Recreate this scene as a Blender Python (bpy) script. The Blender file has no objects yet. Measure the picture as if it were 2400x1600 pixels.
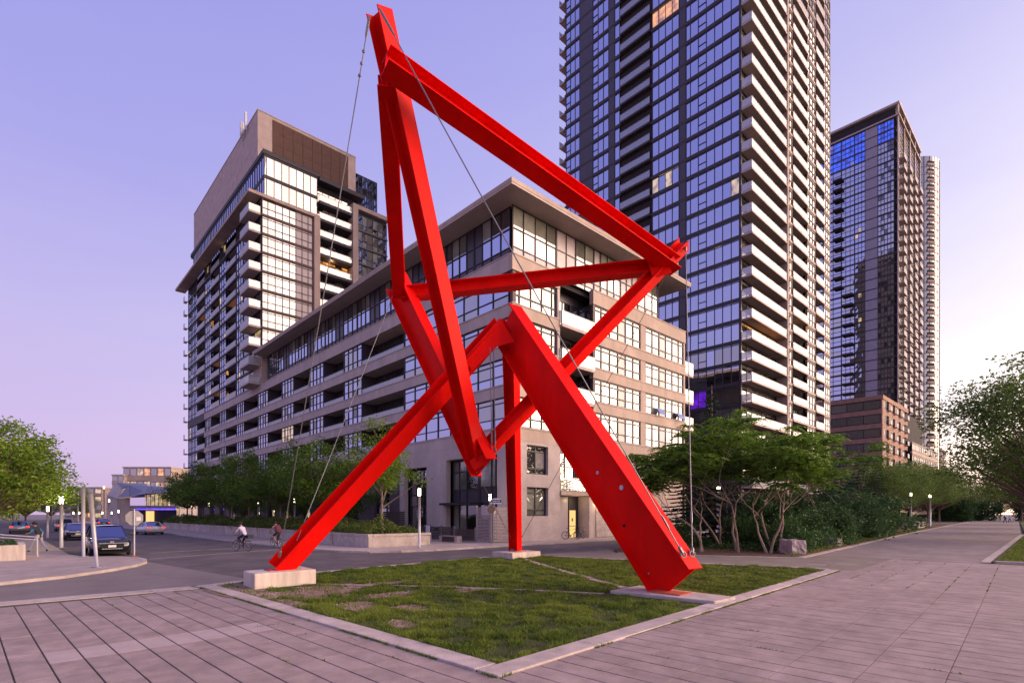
import bpy, bmesh, math, random
import numpy as np
from mathutils import Vector, Matrix
random.seed(11)
rng = np.random.default_rng(11)
scene = bpy.context.scene
COL = scene.collection
RAD = math.radians

# ---------------------------------------------------------------- camera
# world x (U) runs along the cross street, y (V) along the street on the left; z up; camera above the origin
FPX, HOR, CX, CAMH = 1247.0, 1203.0, 1200.0, 2.2
FU, FV = 0.684, 0.7296
cam_d = bpy.data.cameras.new('camera')
cam = bpy.data.objects.new('camera', cam_d)
COL.objects.link(cam)
cam.location = (0, 0, CAMH)
cam.rotation_euler = (RAD(90), 0, -math.asin(FU))
cam_d.sensor_width = 36
cam_d.lens = 36 * FPX / 2400
cam_d.shift_y = (HOR - 800) / 2400
cam_d.clip_start = 0.1
cam_d.clip_end = 3000
scene.camera = cam

# ---------------------------------------------------------------- world: dusk sky, glow low in the direction SUN_AZ
SUN_AZ = RAD(-44)
world = bpy.data.worlds.new('World')
scene.world = world
world.use_nodes = True
wn, wl = world.node_tree.nodes, world.node_tree.links
wn.clear()
def wnode(t, **kw):
    n = wn.new(t)
    for k, v in kw.items():
        setattr(n, k, v)
    return n
tc = wnode('ShaderNodeTexCoord')
nrm = wnode('ShaderNodeVectorMath', operation='NORMALIZE')
wl.new(tc.outputs['Generated'], nrm.inputs[0])
sep = wnode('ShaderNodeSeparateXYZ')
wl.new(nrm.outputs[0], sep.inputs[0])
flat = wnode('ShaderNodeVectorMath', operation='MULTIPLY')
flat.inputs[1].default_value = (1, 1, 0)
wl.new(nrm.outputs[0], flat.inputs[0])
flatn = wnode('ShaderNodeVectorMath', operation='NORMALIZE')
wl.new(flat.outputs[0], flatn.inputs[0])
dot = wnode('ShaderNodeVectorMath', operation='DOT_PRODUCT')
dot.inputs[1].default_value = (math.cos(SUN_AZ), math.sin(SUN_AZ), 0)
wl.new(flatn.outputs[0], dot.inputs[0])
az = wnode('ShaderNodeMapRange')
az.inputs[1].default_value = -1
az.inputs[2].default_value = 1
wl.new(dot.outputs['Value'], az.inputs[0])
azp = wnode('ShaderNodeMath', operation='POWER')
azp.inputs[1].default_value = 2.0
wl.new(az.outputs[0], azp.inputs[0])
# thin uneven cloud veil near the horizon
mp = wnode('ShaderNodeMapping')
mp.inputs['Scale'].default_value = (1.6, 1.6, 9)
wl.new(nrm.outputs[0], mp.inputs[0])
nz = wnode('ShaderNodeTexNoise')
nz.inputs['Scale'].default_value = 2.2
nz.inputs['Detail'].default_value = 5
wl.new(mp.outputs[0], nz.inputs['Vector'])
nzs = wnode('ShaderNodeMath', operation='MULTIPLY_ADD')
nzs.inputs[1].default_value = 0.07
nzs.inputs[2].default_value = -0.035
wl.new(nz.outputs['Fac'], nzs.inputs[0])
elv = wnode('ShaderNodeMath', operation='ADD')
wl.new(sep.outputs['Z'], elv.inputs[0])
wl.new(nzs.outputs[0], elv.inputs[1])
def ramp(stops):
    r = wnode('ShaderNodeValToRGB')
    cr = r.color_ramp
    while len(cr.elements) > 1:
        cr.elements.remove(cr.elements[-1])
    cr.elements[0].position = stops[0][0]
    cr.elements[0].color = (*stops[0][1], 1)
    for p, c in stops[1:]:
        e = cr.elements.new(p)
        e.color = (*c, 1)
    wl.new(elv.outputs[0], r.inputs[0])
    return r
ra = ramp([(0.0, (.58, .42, .68)), (.10, (.64, .50, .82)), (.28, (.56, .50, .86)), (.50, (.40, .385, .84)), (.66, (.35, .345, .81)), (1.0, (.29, .29, .74))])
rb = ramp([(0.0, (3.4, 2.1, 1.25)), (.06, (2.7, 2.0, 1.5)), (.15, (1.75, 1.55, 1.4)), (.29, (1.12, 1.07, 1.14)), (.50, (.82, .79, 1.02)), (.72, (.52, .51, .90)), (1.0, (.29, .29, .74))])
mx = wnode('ShaderNodeMix', data_type='RGBA')
wl.new(azp.outputs[0], mx.inputs['Factor'])
wl.new(ra.outputs[0], mx.inputs['A'])
wl.new(rb.outputs[0], mx.inputs['B'])
# warm glow round the point where the sun has just gone
GLOW_EL, GLOW_W = RAD(9), .36
d3 = wnode('ShaderNodeVectorMath', operation='DOT_PRODUCT')
d3.inputs[1].default_value = (math.cos(SUN_AZ) * math.cos(GLOW_EL), math.sin(SUN_AZ) * math.cos(GLOW_EL), math.sin(GLOW_EL))
wl.new(nrm.outputs[0], d3.inputs[0])
g1 = wnode('ShaderNodeMath', operation='SUBTRACT')
wl.new(d3.outputs['Value'], g1.inputs[0])
g1.inputs[1].default_value = 1.0
g2 = wnode('ShaderNodeMath', operation='MULTIPLY')
wl.new(g1.outputs[0], g2.inputs[0])
g2.inputs[1].default_value = 2 / GLOW_W ** 2
g3 = wnode('ShaderNodeMath', operation='EXPONENT')
wl.new(g2.outputs[0], g3.inputs[0])
glow = wnode('ShaderNodeMix', data_type='RGBA', blend_type='ADD')
glow.clamp_result = False
gcol = wnode('ShaderNodeMix', data_type='RGBA')
gcol.inputs['A'].default_value = (0, 0, 0, 1)
gcol.inputs['B'].default_value = (9.0, 6.2, 4.1, 1)
wl.new(g3.outputs[0], gcol.inputs['Factor'])
glow.inputs['Factor'].default_value = 1
wl.new(mx.outputs['Result'], glow.inputs['A'])
wl.new(gcol.outputs['Result'], glow.inputs['B'])
bg = wnode('ShaderNodeBackground')
bg.inputs['Strength'].default_value = .9
wl.new(glow.outputs['Result'], bg.inputs['Color'])
wo = wnode('ShaderNodeOutputWorld')
wl.new(bg.outputs[0], wo.inputs['Surface'])

# the last of the sun: low, warm and very soft
sun_d = bpy.data.lights.new('sun', 'SUN')
sun_d.energy = 3.4
sun_d.angle = RAD(60)
sun_d.color = (1.0, .73, .54)
sun = bpy.data.objects.new('sun', sun_d)
COL.objects.link(sun)
SUN_EL = RAD(19)
sdir = Vector((math.cos(SUN_AZ) * math.cos(SUN_EL), math.sin(SUN_AZ) * math.cos(SUN_EL), math.sin(SUN_EL)))
sun.rotation_euler = sdir.to_track_quat('Z', 'Y').to_euler()
sun.location = (40, -20, 40)

scene.view_settings.view_transform = 'Standard'
scene.view_settings.look = 'None'
scene.view_settings.gamma = 1
scene.view_settings.exposure = 0.15
scene.view_settings.use_curve_mapping = False
scene.render.engine = 'CYCLES'
scene.cycles.use_denoising = True
scene.cycles.max_bounces = 6
scene.cycles.transparent_max_bounces = 12
scene.cycles.caustics_reflective = False
scene.cycles.caustics_refractive = False
scene.cycles.sample_clamp_indirect = 4

# ---------------------------------------------------------------- pixel (2400x1600) -> place
def G(x, y, z=0.0):
    d = (CAMH - z) * FPX / (y - HOR)
    return P(x, y, d)
def P(x, y, d):
    X = d * (x - CX) / FPX
    return Vector((FU * d + FV * X, FV * d - FU * X, CAMH + (HOR - y) * d / FPX))
def sU(px, V):
    t = (px - CX) / FPX
    return V * (FU + FV * t) / (FV - FU * t)
def sV(px, U):
    t = (px - CX) / FPX
    return U * (FV - FU * t) / (FU + FV * t)
def proj(v):
    d = FU * v[0] + FV * v[1]
    X = FV * v[0] - FU * v[1]
    if d < .2:
        return None
    return CX + X / d * FPX, HOR - (v[2] - CAMH) / d * FPX, d
def camdir(x, d, z):
    return Vector((FV * x + FU * d, -FU * x + FV * d, z))

# ---------------------------------------------------------------- materials
def nt(name):
    m = bpy.data.materials.new(name)
    m.use_nodes = True
    n, l = m.node_tree.nodes, m.node_tree.links
    n.clear()
    return m, n, l
def pm(name, col, rough=.75, var=.18, scale=3.0, bump=.0, bscale=60, spec=.3, metal=0.0, hue=None, streak=False, coat=0.0, grain=0.0, gscale=55, stain=0.0):
    """principled with two octaves of uneven tone and optional relief"""
    m, n, l = nt(name)
    out = n.new('ShaderNodeOutputMaterial')
    b = n.new('ShaderNodeBsdfPrincipled')
    l.new(b.outputs[0], out.inputs[0])
    b.inputs['Roughness'].default_value = rough
    b.inputs['Metallic'].default_value = metal
    b.inputs['Specular IOR Level'].default_value = spec
    b.inputs['Coat Weight'].default_value = coat
    geo = n.new('ShaderNodeNewGeometry')
    vec = geo.outputs['Position']
    if streak:
        mpn = n.new('ShaderNodeMapping')
        mpn.inputs['Scale'].default_value = (1, 1, .12)
        l.new(vec, mpn.inputs[0])
        vec = mpn.outputs[0]
    t1 = n.new('ShaderNodeTexNoise')
    t1.inputs['Scale'].default_value = scale
    t1.inputs['Detail'].default_value = 8
    t1.inputs['Roughness'].default_value = .65
    l.new(vec, t1.inputs['Vector'])
    oi = n.new('ShaderNodeObjectInfo')
    rnd = n.new('ShaderNodeMath'); rnd.operation = 'MULTIPLY_ADD'
    rnd.inputs[1].default_value = .30 * var
    rnd.inputs[2].default_value = -.15 * var
    l.new(oi.outputs['Random'], rnd.inputs[0])
    ad = n.new('ShaderNodeMath'); ad.operation = 'ADD'
    l.new(t1.outputs['Fac'], ad.inputs[0]); l.new(rnd.outputs[0], ad.inputs[1])
    mr = n.new('ShaderNodeMapRange')
    mr.inputs[1].default_value = .28
    mr.inputs[2].default_value = .72
    l.new(ad.outputs[0], mr.inputs[0])
    mixn = n.new('ShaderNodeMix'); mixn.data_type = 'RGBA'
    c2 = hue if hue else tuple(min(1, c * (1 + var)) for c in col)
    c1 = tuple(c * (1 - var) for c in col)
    mixn.inputs['A'].default_value = (*c1, 1)
    mixn.inputs['B'].default_value = (*c2, 1)
    l.new(mr.outputs[0], mixn.inputs['Factor'])
    res = mixn.outputs['Result']
    for amt, gs, lo, hi in ((grain, gscale, .38, .62), (stain, .42, .42, .66)):
        if amt:
            t3 = n.new('ShaderNodeTexNoise')
            t3.inputs['Scale'].default_value = gs
            t3.inputs['Detail'].default_value = 3 if gs > 5 else 9
            t3.inputs['Roughness'].default_value = .7
            l.new(geo.outputs['Position'], t3.inputs['Vector'])
            m3 = n.new('ShaderNodeMapRange')
            m3.inputs[1].default_value = lo; m3.inputs[2].default_value = hi
            m3.inputs[3].default_value = 1 - amt; m3.inputs[4].default_value = 1 + amt * .7
            l.new(t3.outputs['Fac'], m3.inputs[0])
            mul = n.new('ShaderNodeMix'); mul.data_type = 'RGBA'; mul.blend_type = 'MULTIPLY'; mul.inputs['Factor'].default_value = 1
            l.new(res, mul.inputs['A']); l.new(m3.outputs[0], mul.inputs['B'])
            res = mul.outputs['Result']
    l.new(res, b.inputs['Base Color'])
    if bump:
        t2 = n.new('ShaderNodeTexNoise')
        t2.inputs['Scale'].default_value = bscale
        t2.inputs['Detail'].default_value = 4
        l.new(geo.outputs['Position'], t2.inputs['Vector'])
        bp = n.new('ShaderNodeBump')
        bp.inputs['Strength'].default_value = bump
        bp.inputs['Distance'].default_value = .02
        l.new(t2.outputs['Fac'], bp.inputs['Height'])
        l.new(bp.outputs[0], b.inputs['Normal'])
    return m
def brick_mat(name, col, col2, mortar, bw=.22, bh=.075):
    m, n, l = nt(name)
    out = n.new('ShaderNodeOutputMaterial')
    b = n.new('ShaderNodeBsdfPrincipled')
    b.inputs['Roughness'].default_value = .85
    b.inputs['Specular IOR Level'].default_value = .2
    l.new(b.outputs[0], out.inputs[0])
    geo = n.new('ShaderNodeNewGeometry')
    sp = n.new('ShaderNodeSeparateXYZ'); l.new(geo.outputs['Position'], sp.inputs[0])
    ad = n.new('ShaderNodeMath'); ad.operation = 'ADD'
    l.new(sp.outputs[0], ad.inputs[0]); l.new(sp.outputs[1], ad.inputs[1])
    cb = n.new('ShaderNodeCombineXYZ'); l.new(ad.outputs[0], cb.inputs[0]); l.new(sp.outputs[2], cb.inputs[1])
    br = n.new('ShaderNodeTexBrick')
    br.inputs['Color1'].default_value = (*col, 1); br.inputs['Color2'].default_value = (*col2, 1)
    br.inputs['Mortar'].default_value = (*mortar, 1)
    br.inputs['Scale'].default_value = 1
    br.inputs['Brick Width'].default_value = bw; br.inputs['Row Height'].default_value = bh
    br.inputs['Mortar Size'].default_value = .008
    l.new(cb.outputs[0], br.inputs['Vector'])
    t1 = n.new('ShaderNodeTexNoise'); t1.inputs['Scale'].default_value = .8; t1.inputs['Detail'].default_value = 6
    l.new(geo.outputs['Position'], t1.inputs['Vector'])
    hs = n.new('ShaderNodeHueSaturation')
    mr = n.new('ShaderNodeMapRange'); mr.inputs[1].default_value = .3; mr.inputs[2].default_value = .7
    mr.inputs[3].default_value = .85; mr.inputs[4].default_value = 1.12
    l.new(t1.outputs['Fac'], mr.inputs[0]); l.new(mr.outputs[0], hs.inputs['Value'])
    l.new(br.outputs['Color'], hs.inputs['Color']); l.new(hs.outputs[0], b.inputs['Base Color'])
    bp = n.new('ShaderNodeBump'); bp.inputs['Strength'].default_value = .4; bp.inputs['Distance'].default_value = .01
    bp.invert = True
    l.new(br.outputs['Fac'], bp.inputs['Height']); l.new(bp.outputs[0], b.inputs['Normal'])
    return m
def glass_mat(name, dark, light, share, refl, emit=None, rough=.012, tint=(.92, .93, .97)):
    """coated window glass: mirror-like reflection over a room behind that is dark or screened by a blind, pane by pane"""
    m, n, l = nt(name)
    out = n.new('ShaderNodeOutputMaterial')
    oi = n.new('ShaderNodeObjectInfo')
    at = n.new('ShaderNodeAttribute'); at.attribute_name = 'rnd'
    s = n.new('ShaderNodeMath'); s.operation = 'ADD'
    l.new(oi.outputs['Random'], s.inputs[0]); l.new(at.outputs['Fac'], s.inputs[1])
    fr = n.new('ShaderNodeMath'); fr.operation = 'FRACT'; l.new(s.outputs[0], fr.inputs[0])
    cr = n.new('ShaderNodeValToRGB')
    cr.color_ramp.interpolation = 'CONSTANT'
    e = cr.color_ramp.elements
    e[0].position = 0; e[0].color = (*dark, 1)
    e[1].position = 1 - share; e[1].color = (*light, 1)
    e2 = cr.color_ramp.elements.new((1 - share) * .5); e2.color = (*[c * 1.9 + .004 for c in dark], 1)
    e3 = cr.color_ramp.elements.new(1 - share * .45); e3.color = (*[c * .6 for c in light], 1)
    l.new(fr.outputs[0], cr.inputs[0])
    geo = n.new('ShaderNodeNewGeometry')
    tn = n.new('ShaderNodeTexNoise'); tn.inputs['Scale'].default_value = 1.1; tn.inputs['Detail'].default_value = 3
    l.new(geo.outputs['Position'], tn.inputs['Vector'])
    vmix = n.new('ShaderNodeMix'); vmix.data_type = 'RGBA'; vmix.blend_type = 'MULTIPLY'
    vmix.inputs['Factor'].default_value = .6
    l.new(cr.outputs[0], vmix.inputs['A']); l.new(tn.outputs['Fac'], vmix.inputs['B'])
    dif = n.new('ShaderNodeBsdfDiffuse'); l.new(vmix.outputs['Result'], dif.inputs[0])
    base = dif.outputs[0]
    if emit:
        em = n.new('ShaderNodeEmission'); em.inputs[1].default_value = emit[3]
        tn2 = n.new('ShaderNodeTexNoise'); tn2.inputs['Scale'].default_value = .9
        l.new(geo.outputs['Position'], tn2.inputs['Vector'])
        er = n.new('ShaderNodeMix'); er.data_type = 'RGBA'
        er.inputs['A'].default_value = (emit[0] * .25, emit[1] * .2, emit[2] * .2, 1); er.inputs['B'].default_value = (*emit[:3], 1)
        mr = n.new('ShaderNodeMapRange'); mr.inputs[1].default_value = .35; mr.inputs[2].default_value = .62
        l.new(tn2.outputs['Fac'], mr.inputs[0]); l.new(mr.outputs[0], er.inputs['Factor'])
        l.new(er.outputs['Result'], em.inputs[0])
        ads = n.new('ShaderNodeAddShader'); l.new(dif.outputs[0], ads.inputs[0]); l.new(em.outputs[0], ads.inputs[1])
        base = ads.outputs[0]
    gl = n.new('ShaderNodeBsdfGlossy'); gl.inputs['Roughness'].default_value = rough
    gl.inputs['Color'].default_value = (*tint, 1)
    wv = n.new('ShaderNodeTexNoise'); wv.inputs['Scale'].default_value = .7; wv.inputs['Detail'].default_value = 1
    l.new(geo.outputs['Position'], wv.inputs['Vector'])
    bp = n.new('ShaderNodeBump'); bp.inputs['Strength'].default_value = .05; bp.inputs['Distance'].default_value = .05
    l.new(wv.outputs['Fac'], bp.inputs['Height']); l.new(bp.outputs[0], gl.inputs['Normal'])
    fn = n.new('ShaderNodeFresnel'); fn.inputs[0].default_value = 1.5
    ma = n.new('ShaderNodeMath'); ma.operation = 'MULTIPLY_ADD'; ma.use_clamp = True
    ma.inputs[1].default_value = 1.0 - refl; ma.inputs[2].default_value = refl
    l.new(fn.outputs[0], ma.inputs[0])
    ms = n.new('ShaderNodeMixShader')
    l.new(ma.outputs[0], ms.inputs[0]); l.new(base, ms.inputs[1]); l.new(gl.outputs[0], ms.inputs[2])
    l.new(ms.outputs[0], out.inputs[0])
    return m
def guard_mat(name, col, opac, refl):
    m, n, l = nt(name)
    out = n.new('ShaderNodeOutputMaterial')
    tr = n.new('ShaderNodeBsdfTransparent'); tr.inputs[0].default_value = (.9, .93, .95, 1)
    df = n.new('ShaderNodeBsdfDiffuse'); df.inputs[0].default_value = (*col, 1)
    gl = n.new('ShaderNodeBsdfGlossy'); gl.inputs['Roughness'].default_value = .03
    a = n.new('ShaderNodeMixShader'); a.inputs[0].default_value = opac
    l.new(tr.outputs[0], a.inputs[1]); l.new(df.outputs[0], a.inputs[2])
    b = n.new('ShaderNodeMixShader'); b.inputs[0].default_value = refl
    l.new(a.outputs[0], b.inputs[1]); l.new(gl.outputs[0], b.inputs[2])
    l.new(b.outputs[0], out.inputs[0])
    return m
def emit_mat(name, col, strength):
    m, n, l = nt(name)
    out = n.new('ShaderNodeOutputMaterial')
    em = n.new('ShaderNodeEmission'); em.inputs[0].default_value = (*col, 1); em.inputs[1].default_value = strength
    l.new(em.outputs[0], out.inputs[0])
    return m
def leaf_mat(name, c1, c2, trans=.35):
    m, n, l = nt(name)
    out = n.new('ShaderNodeOutputMaterial')
    at = n.new('ShaderNodeAttribute'); at.attribute_name = 'rnd'
    mixn = n.new('ShaderNodeMix'); mixn.data_type = 'RGBA'
    mixn.inputs['A'].default_value = (*c1, 1); mixn.inputs['B'].default_value = (*c2, 1)
    l.new(at.outputs['Fac'], mixn.inputs['Factor'])
    b = n.new('ShaderNodeBsdfPrincipled'); b.inputs['Roughness'].default_value = .55
    b.inputs['Specular IOR Level'].default_value = .25
    l.new(mixn.outputs['Result'], b.inputs['Base Color'])
    tl = n.new('ShaderNodeBsdfTranslucent'); l.new(mixn.outputs['Result'], tl.inputs[0])
    ms = n.new('ShaderNodeMixShader'); ms.inputs[0].default_value = trans
    l.new(b.outputs[0], ms.inputs[1]); l.new(tl.outputs[0], ms.inputs[2])
    l.new(ms.outputs[0], out.inputs[0])
    return m

M = {}
M['red'] = pm('red_paint', (.80, .006, .004), .45, .12, 1.0, .08, 24, .06, streak=True, stain=.12)
M['red_plate'] = pm('weathered_red_plate', (.42, .075, .045), .7, .3, 9, .2, 60)
M['steel'] = pm('cable_steel', (.20, .19, .20), .45, .2, 30, 0, 60, .5, .7)
M['bolt'] = pm('bolt_metal', (.42, .45, .52), .35, .1, 20, 0, 60, .5, .8)
M['dark_hole'] = pm('dark_hole', (.02, .01, .01), .8)
M['concrete'] = pm('concrete', (.50, .415, .375), .85, .28, 2.5, .25, 90, grain=.15, stain=.15)
M['concrete_block'] = pm('concrete_block', (.60, .50, .43), .85, .34, 3.2, .3, 60, streak=True)
M['paver'] = pm('paver', (.345, .262, .245), .85, .26, 2.2, .35, 160, grain=.22, gscale=70, stain=.14)
M['joint'] = pm('joint_sand', (.115, .09, .08), .95, .35, 6, .3, 90, hue=(.12, .11, .06))
M['walk'] = pm('sidewalk_concrete', (.42, .33, .30), .88, .2, 1.2, .2, 80, grain=.16, stain=.14)
M['asphalt'] = pm('asphalt', (.145, .115, .118), .85, .25, .5, .35, 190, grain=.2, gscale=45, stain=.22)
M['kerb'] = pm('kerb_concrete', (.50, .41, .375), .85, .25, 2.0, .2, 90, grain=.2, stain=.16)
M['soil'] = pm('bare_soil', (.23, .15, .10), .95, .4, 5.0, .5, 60, grain=.35, gscale=40)
M['mulch'] = pm('mulch', (.115, .060, .040), .95, .5, 8, .6, 70)
M['turf'] = pm('turf', (.055, .062, .018), .95, .45, 2.0, .5, 60)
M['far_ground'] = pm('far_ground', (.16, .14, .15), .9, .2, .2)
M['precast'] = pm('precast', (.46, .35, .295), .85, .14, 1.0, .12, 70, streak=True, stain=.10)
M['precast_grey'] = pm('precast_grey', (.50, .41, .38), .85, .14, .8, .1, 70, streak=True, stain=.10)
M['brick'] = brick_mat('pale_brick', (.54, .45, .43), (.47, .385, .365), (.38, .32, .30))
M['brick_box'] = brick_mat('tan_brick', (.56, .435, .39), (.51, .395, .355), (.46, .37, .33))
M['brick_dark'] = brick_mat('dark_brick', (.16, .12, .125), (.12, .09, .095), (.10, .085, .09))
M['brick_red'] = brick_mat('red_brick', (.40, .22, .17), (.34, .18, .14), (.32, .24, .2))
M['mullion'] = pm('mullion', (.035, .030, .036), .5, .15, 4, 0, 60, .4)
M['mullion_brown'] = pm('mullion_brown', (.10, .065, .062), .6, .15, 4)
M['soffit'] = pm('soffit', (.52, .43, .385), .9, .12, .8, .1, 60)
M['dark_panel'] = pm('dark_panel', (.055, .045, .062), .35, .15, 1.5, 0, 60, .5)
M['grey_panel'] = pm('grey_panel', (.40, .33, .355), .35, .10, 1.0, 0, 60, .5)
M['louvre'] = pm('louvre_brown', (.17, .095, .075), .75, .15, 2, 0, 60)
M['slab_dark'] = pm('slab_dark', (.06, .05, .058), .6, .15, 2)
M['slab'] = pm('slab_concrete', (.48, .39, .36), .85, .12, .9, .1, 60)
M['interior'] = pm('interior_dark', (.035, .03, .035), .9, .2, 1)
M['glass_blue'] = glass_mat('glass_blue', (.012, .012, .022), (.08, .09, .13), .22, .66, tint=(.70, .76, 1.0))
M['glass_white'] = glass_mat('glass_white', (.02, .02, .03), (.60, .54, .58), .6, .20)  # pale panes: blinds, plus bright sky reflection put into the base colour
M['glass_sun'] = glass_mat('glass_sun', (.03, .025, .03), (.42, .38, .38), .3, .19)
M['glass_grey'] = glass_mat('glass_grey', (.014, .014, .02), (.16, .16, .17), .30, .42)
M['glass_dark'] = glass_mat('glass_dark', (.010, .009, .012), (.06, .055, .06), .25, .14)
M['glass_blind'] = glass_mat('glass_blind', (.20, .20, .17), (.30, .29, .24), .4, .16)
M['glass_lit'] = glass_mat('glass_lit', (.05, .03, .02), (.2, .12, .06), .4, .25, (1.0, .42, .08, 1.3))
M['glass_lit_pale'] = glass_mat('glass_lit_pale', (.05, .03, .02), (.2, .12, .06), .4, .3, (1.0, .72, .34, .9))
M['glass_purple'] = glass_mat('glass_purple', (.02, .01, .05), (.04, .02, .1), .3, .25, (.22, .02, 1.0, .8))
M['glass_led'] = glass_mat('glass_led', (.01, .01, .08), (.02, .03, .2), .3, .12, (.02, .10, 1.0, 1.2))
M['guard'] = guard_mat('guard_glass', (.62, .60, .62), .62, .18)
M['guard_clear'] = guard_mat('guard_clear', (.35, .36, .40), .38, .26)
M['steel_grey'] = pm('grey_steel', (.28, .27, .29), .5, .1, 4, 0, 60, .5, .4)
M['pole'] = pm('pole_aluminium', (.52, .49, .50), .45, .08, 4, 0, 60, .5, .3)
M['lamp'] = emit_mat('lamp_glow', (1.0, .86, .58), 14.0)
M['lamp_far'] = emit_mat('lamp_glow_far', (1.0, .82, .55), 9.0)
M['door_lit'] = emit_mat('lit_door', (1.0, .62, .22), 1.1)
M['wood_dark'] = pm('dark_stained_wood', (.085, .060, .055), .8, .3, 5, .1, 50)
M['wood_pale'] = pm('pale_weathered_wood', (.36, .29, .285), .8, .22, 5, .1, 50)
M['bark'] = pm('bark', (.19, .13, .10), .9, .35, 8, .5, 40)
M['bark_pale'] = pm('bark_pale', (.28, .20, .155), .9, .3, 8, .4, 40)
M['rubber'] = pm('rubber', (.02, .02, .022), .8)
M['black_paint'] = pm('black_car_paint', (.008, .010, .022), .22, .1, 2, 0, 60, .6, 0, None, False, .8)
M['white_paint'] = pm('white_car_paint', (.62, .60, .62), .3, .04, 2, 0, 60, .5, 0, None, False, .6)
M['grey_paint'] = pm('grey_car_paint', (.22, .22, .25), .3, .05, 2, 0, 60, .5, .3, None, False, .6)
M['car_glass'] = glass_mat('car_glass', (.006, .008, .02), (.01, .012, .03), .3, .04, tint=(.26, .28, .40))
M['chrome'] = pm('chrome', (.6, .6, .62), .2, .05, 4, 0, 60, .5, .9)
M['plate'] = pm('white_plate', (.75, .74, .74), .5, .05, 9)
M['headlight'] = glass_mat('headlight', (.35, .35, .38), (.6, .6, .62), .5, .35)
M['tail'] = emit_mat('tail_light', (1.0, .06, .02), 1.6)
M['skin'] = pm('skin', (.50, .27, .19), .6, .05)
M['hair'] = pm('hair', (.02, .015, .013), .7)
M['leaf_light'] = leaf_mat('leaf_light', (.07, .15, .010), (.22, .31, .03))
M['leaf_dark'] = leaf_mat('leaf_dark', (.026, .075, .008), (.15, .245, .024))
M['leaf_sumac'] = leaf_mat('leaf_sumac', (.026, .080, .008), (.17, .29, .022))
M['leaf_conifer'] = leaf_mat('leaf_conifer', (.015, .042, .026), (.035, .085, .05), .2)
M['leaf_shrub'] = leaf_mat('leaf_shrub', (.022, .062, .018), (.075, .15, .045))
M['leaf_cover'] = leaf_mat('leaf_cover', (.045, .08, .014), (.16, .20, .04))
M['leaf_brown'] = leaf_mat('leaf_right', (.04, .09, .016), (.17, .25, .05))
M['grass'] = leaf_mat('grass_blade', (.045, .095, .008), (.24, .29, .042), .3)
M['stone'] = pm('boulder', (.40, .32, .31), .9, .3, 3, .5, 25)
M['roof_zinc'] = pm('roof_zinc', (.20, .19, .24), .45, .15, 1.5, 0, 60, .5, .3)
M['sign_blue'] = pm('sign_blue', (.05, .05, .16), .5, .05)
M['sign_white'] = pm('sign_white', (.72, .68, .72), .5, .05)
M['sign_back'] = pm('sign_back', (.42, .39, .36), .5, .12, 6, 0, 60, .5, .3)
M['sign_wood'] = pm('sign_wood_back', (.20, .14, .09), .7, .3, 9)
M['paint_line'] = pm('worn_road_paint', (.30, .27, .28), .85, .4, 6)
M['led_strip'] = emit_mat('blue_led_strip', (.10, .05, 1.0), 2.2)

# ---------------------------------------------------------------- building blocks
WO = {}          # an object's own origin in build coordinates
def thing(name, label, cat, loc=(0, 0, 0), rz=0.0, group=None, local=False):
    o = bpy.data.objects.new(name, None)
    o.empty_display_size = .2
    COL.objects.link(o)
    o.location = loc
    o.rotation_euler = (0, 0, rz)
    o['label'] = label
    o['category'] = cat
    if group:
        o['group'] = group
    WO[o] = Vector((0, 0, 0)) if local else Vector(loc)
    return o
def tag(o, label, cat, group=None):
    o['label'] = label
    o['category'] = cat
    if group:
        o['group'] = group
    return o
def link(name, me, parent, origin, kind=None):
    o = bpy.data.objects.new(name, me)
    COL.objects.link(o)
    origin = Vector(origin)
    WO[o] = origin
    if parent is not None:
        o.parent = parent
        o.location = origin - WO[parent]
    else:
        o.location = origin
    if kind:
        o['kind'] = kind
    return o
def copy_tree(o, parent=None, **kw):
    c = o.copy()
    COL.objects.link(c)
    c.parent = parent
    for k, v in kw.items():
        c[k] = v
    for ch in o.children:
        copy_tree(ch, c)
    return c
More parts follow.
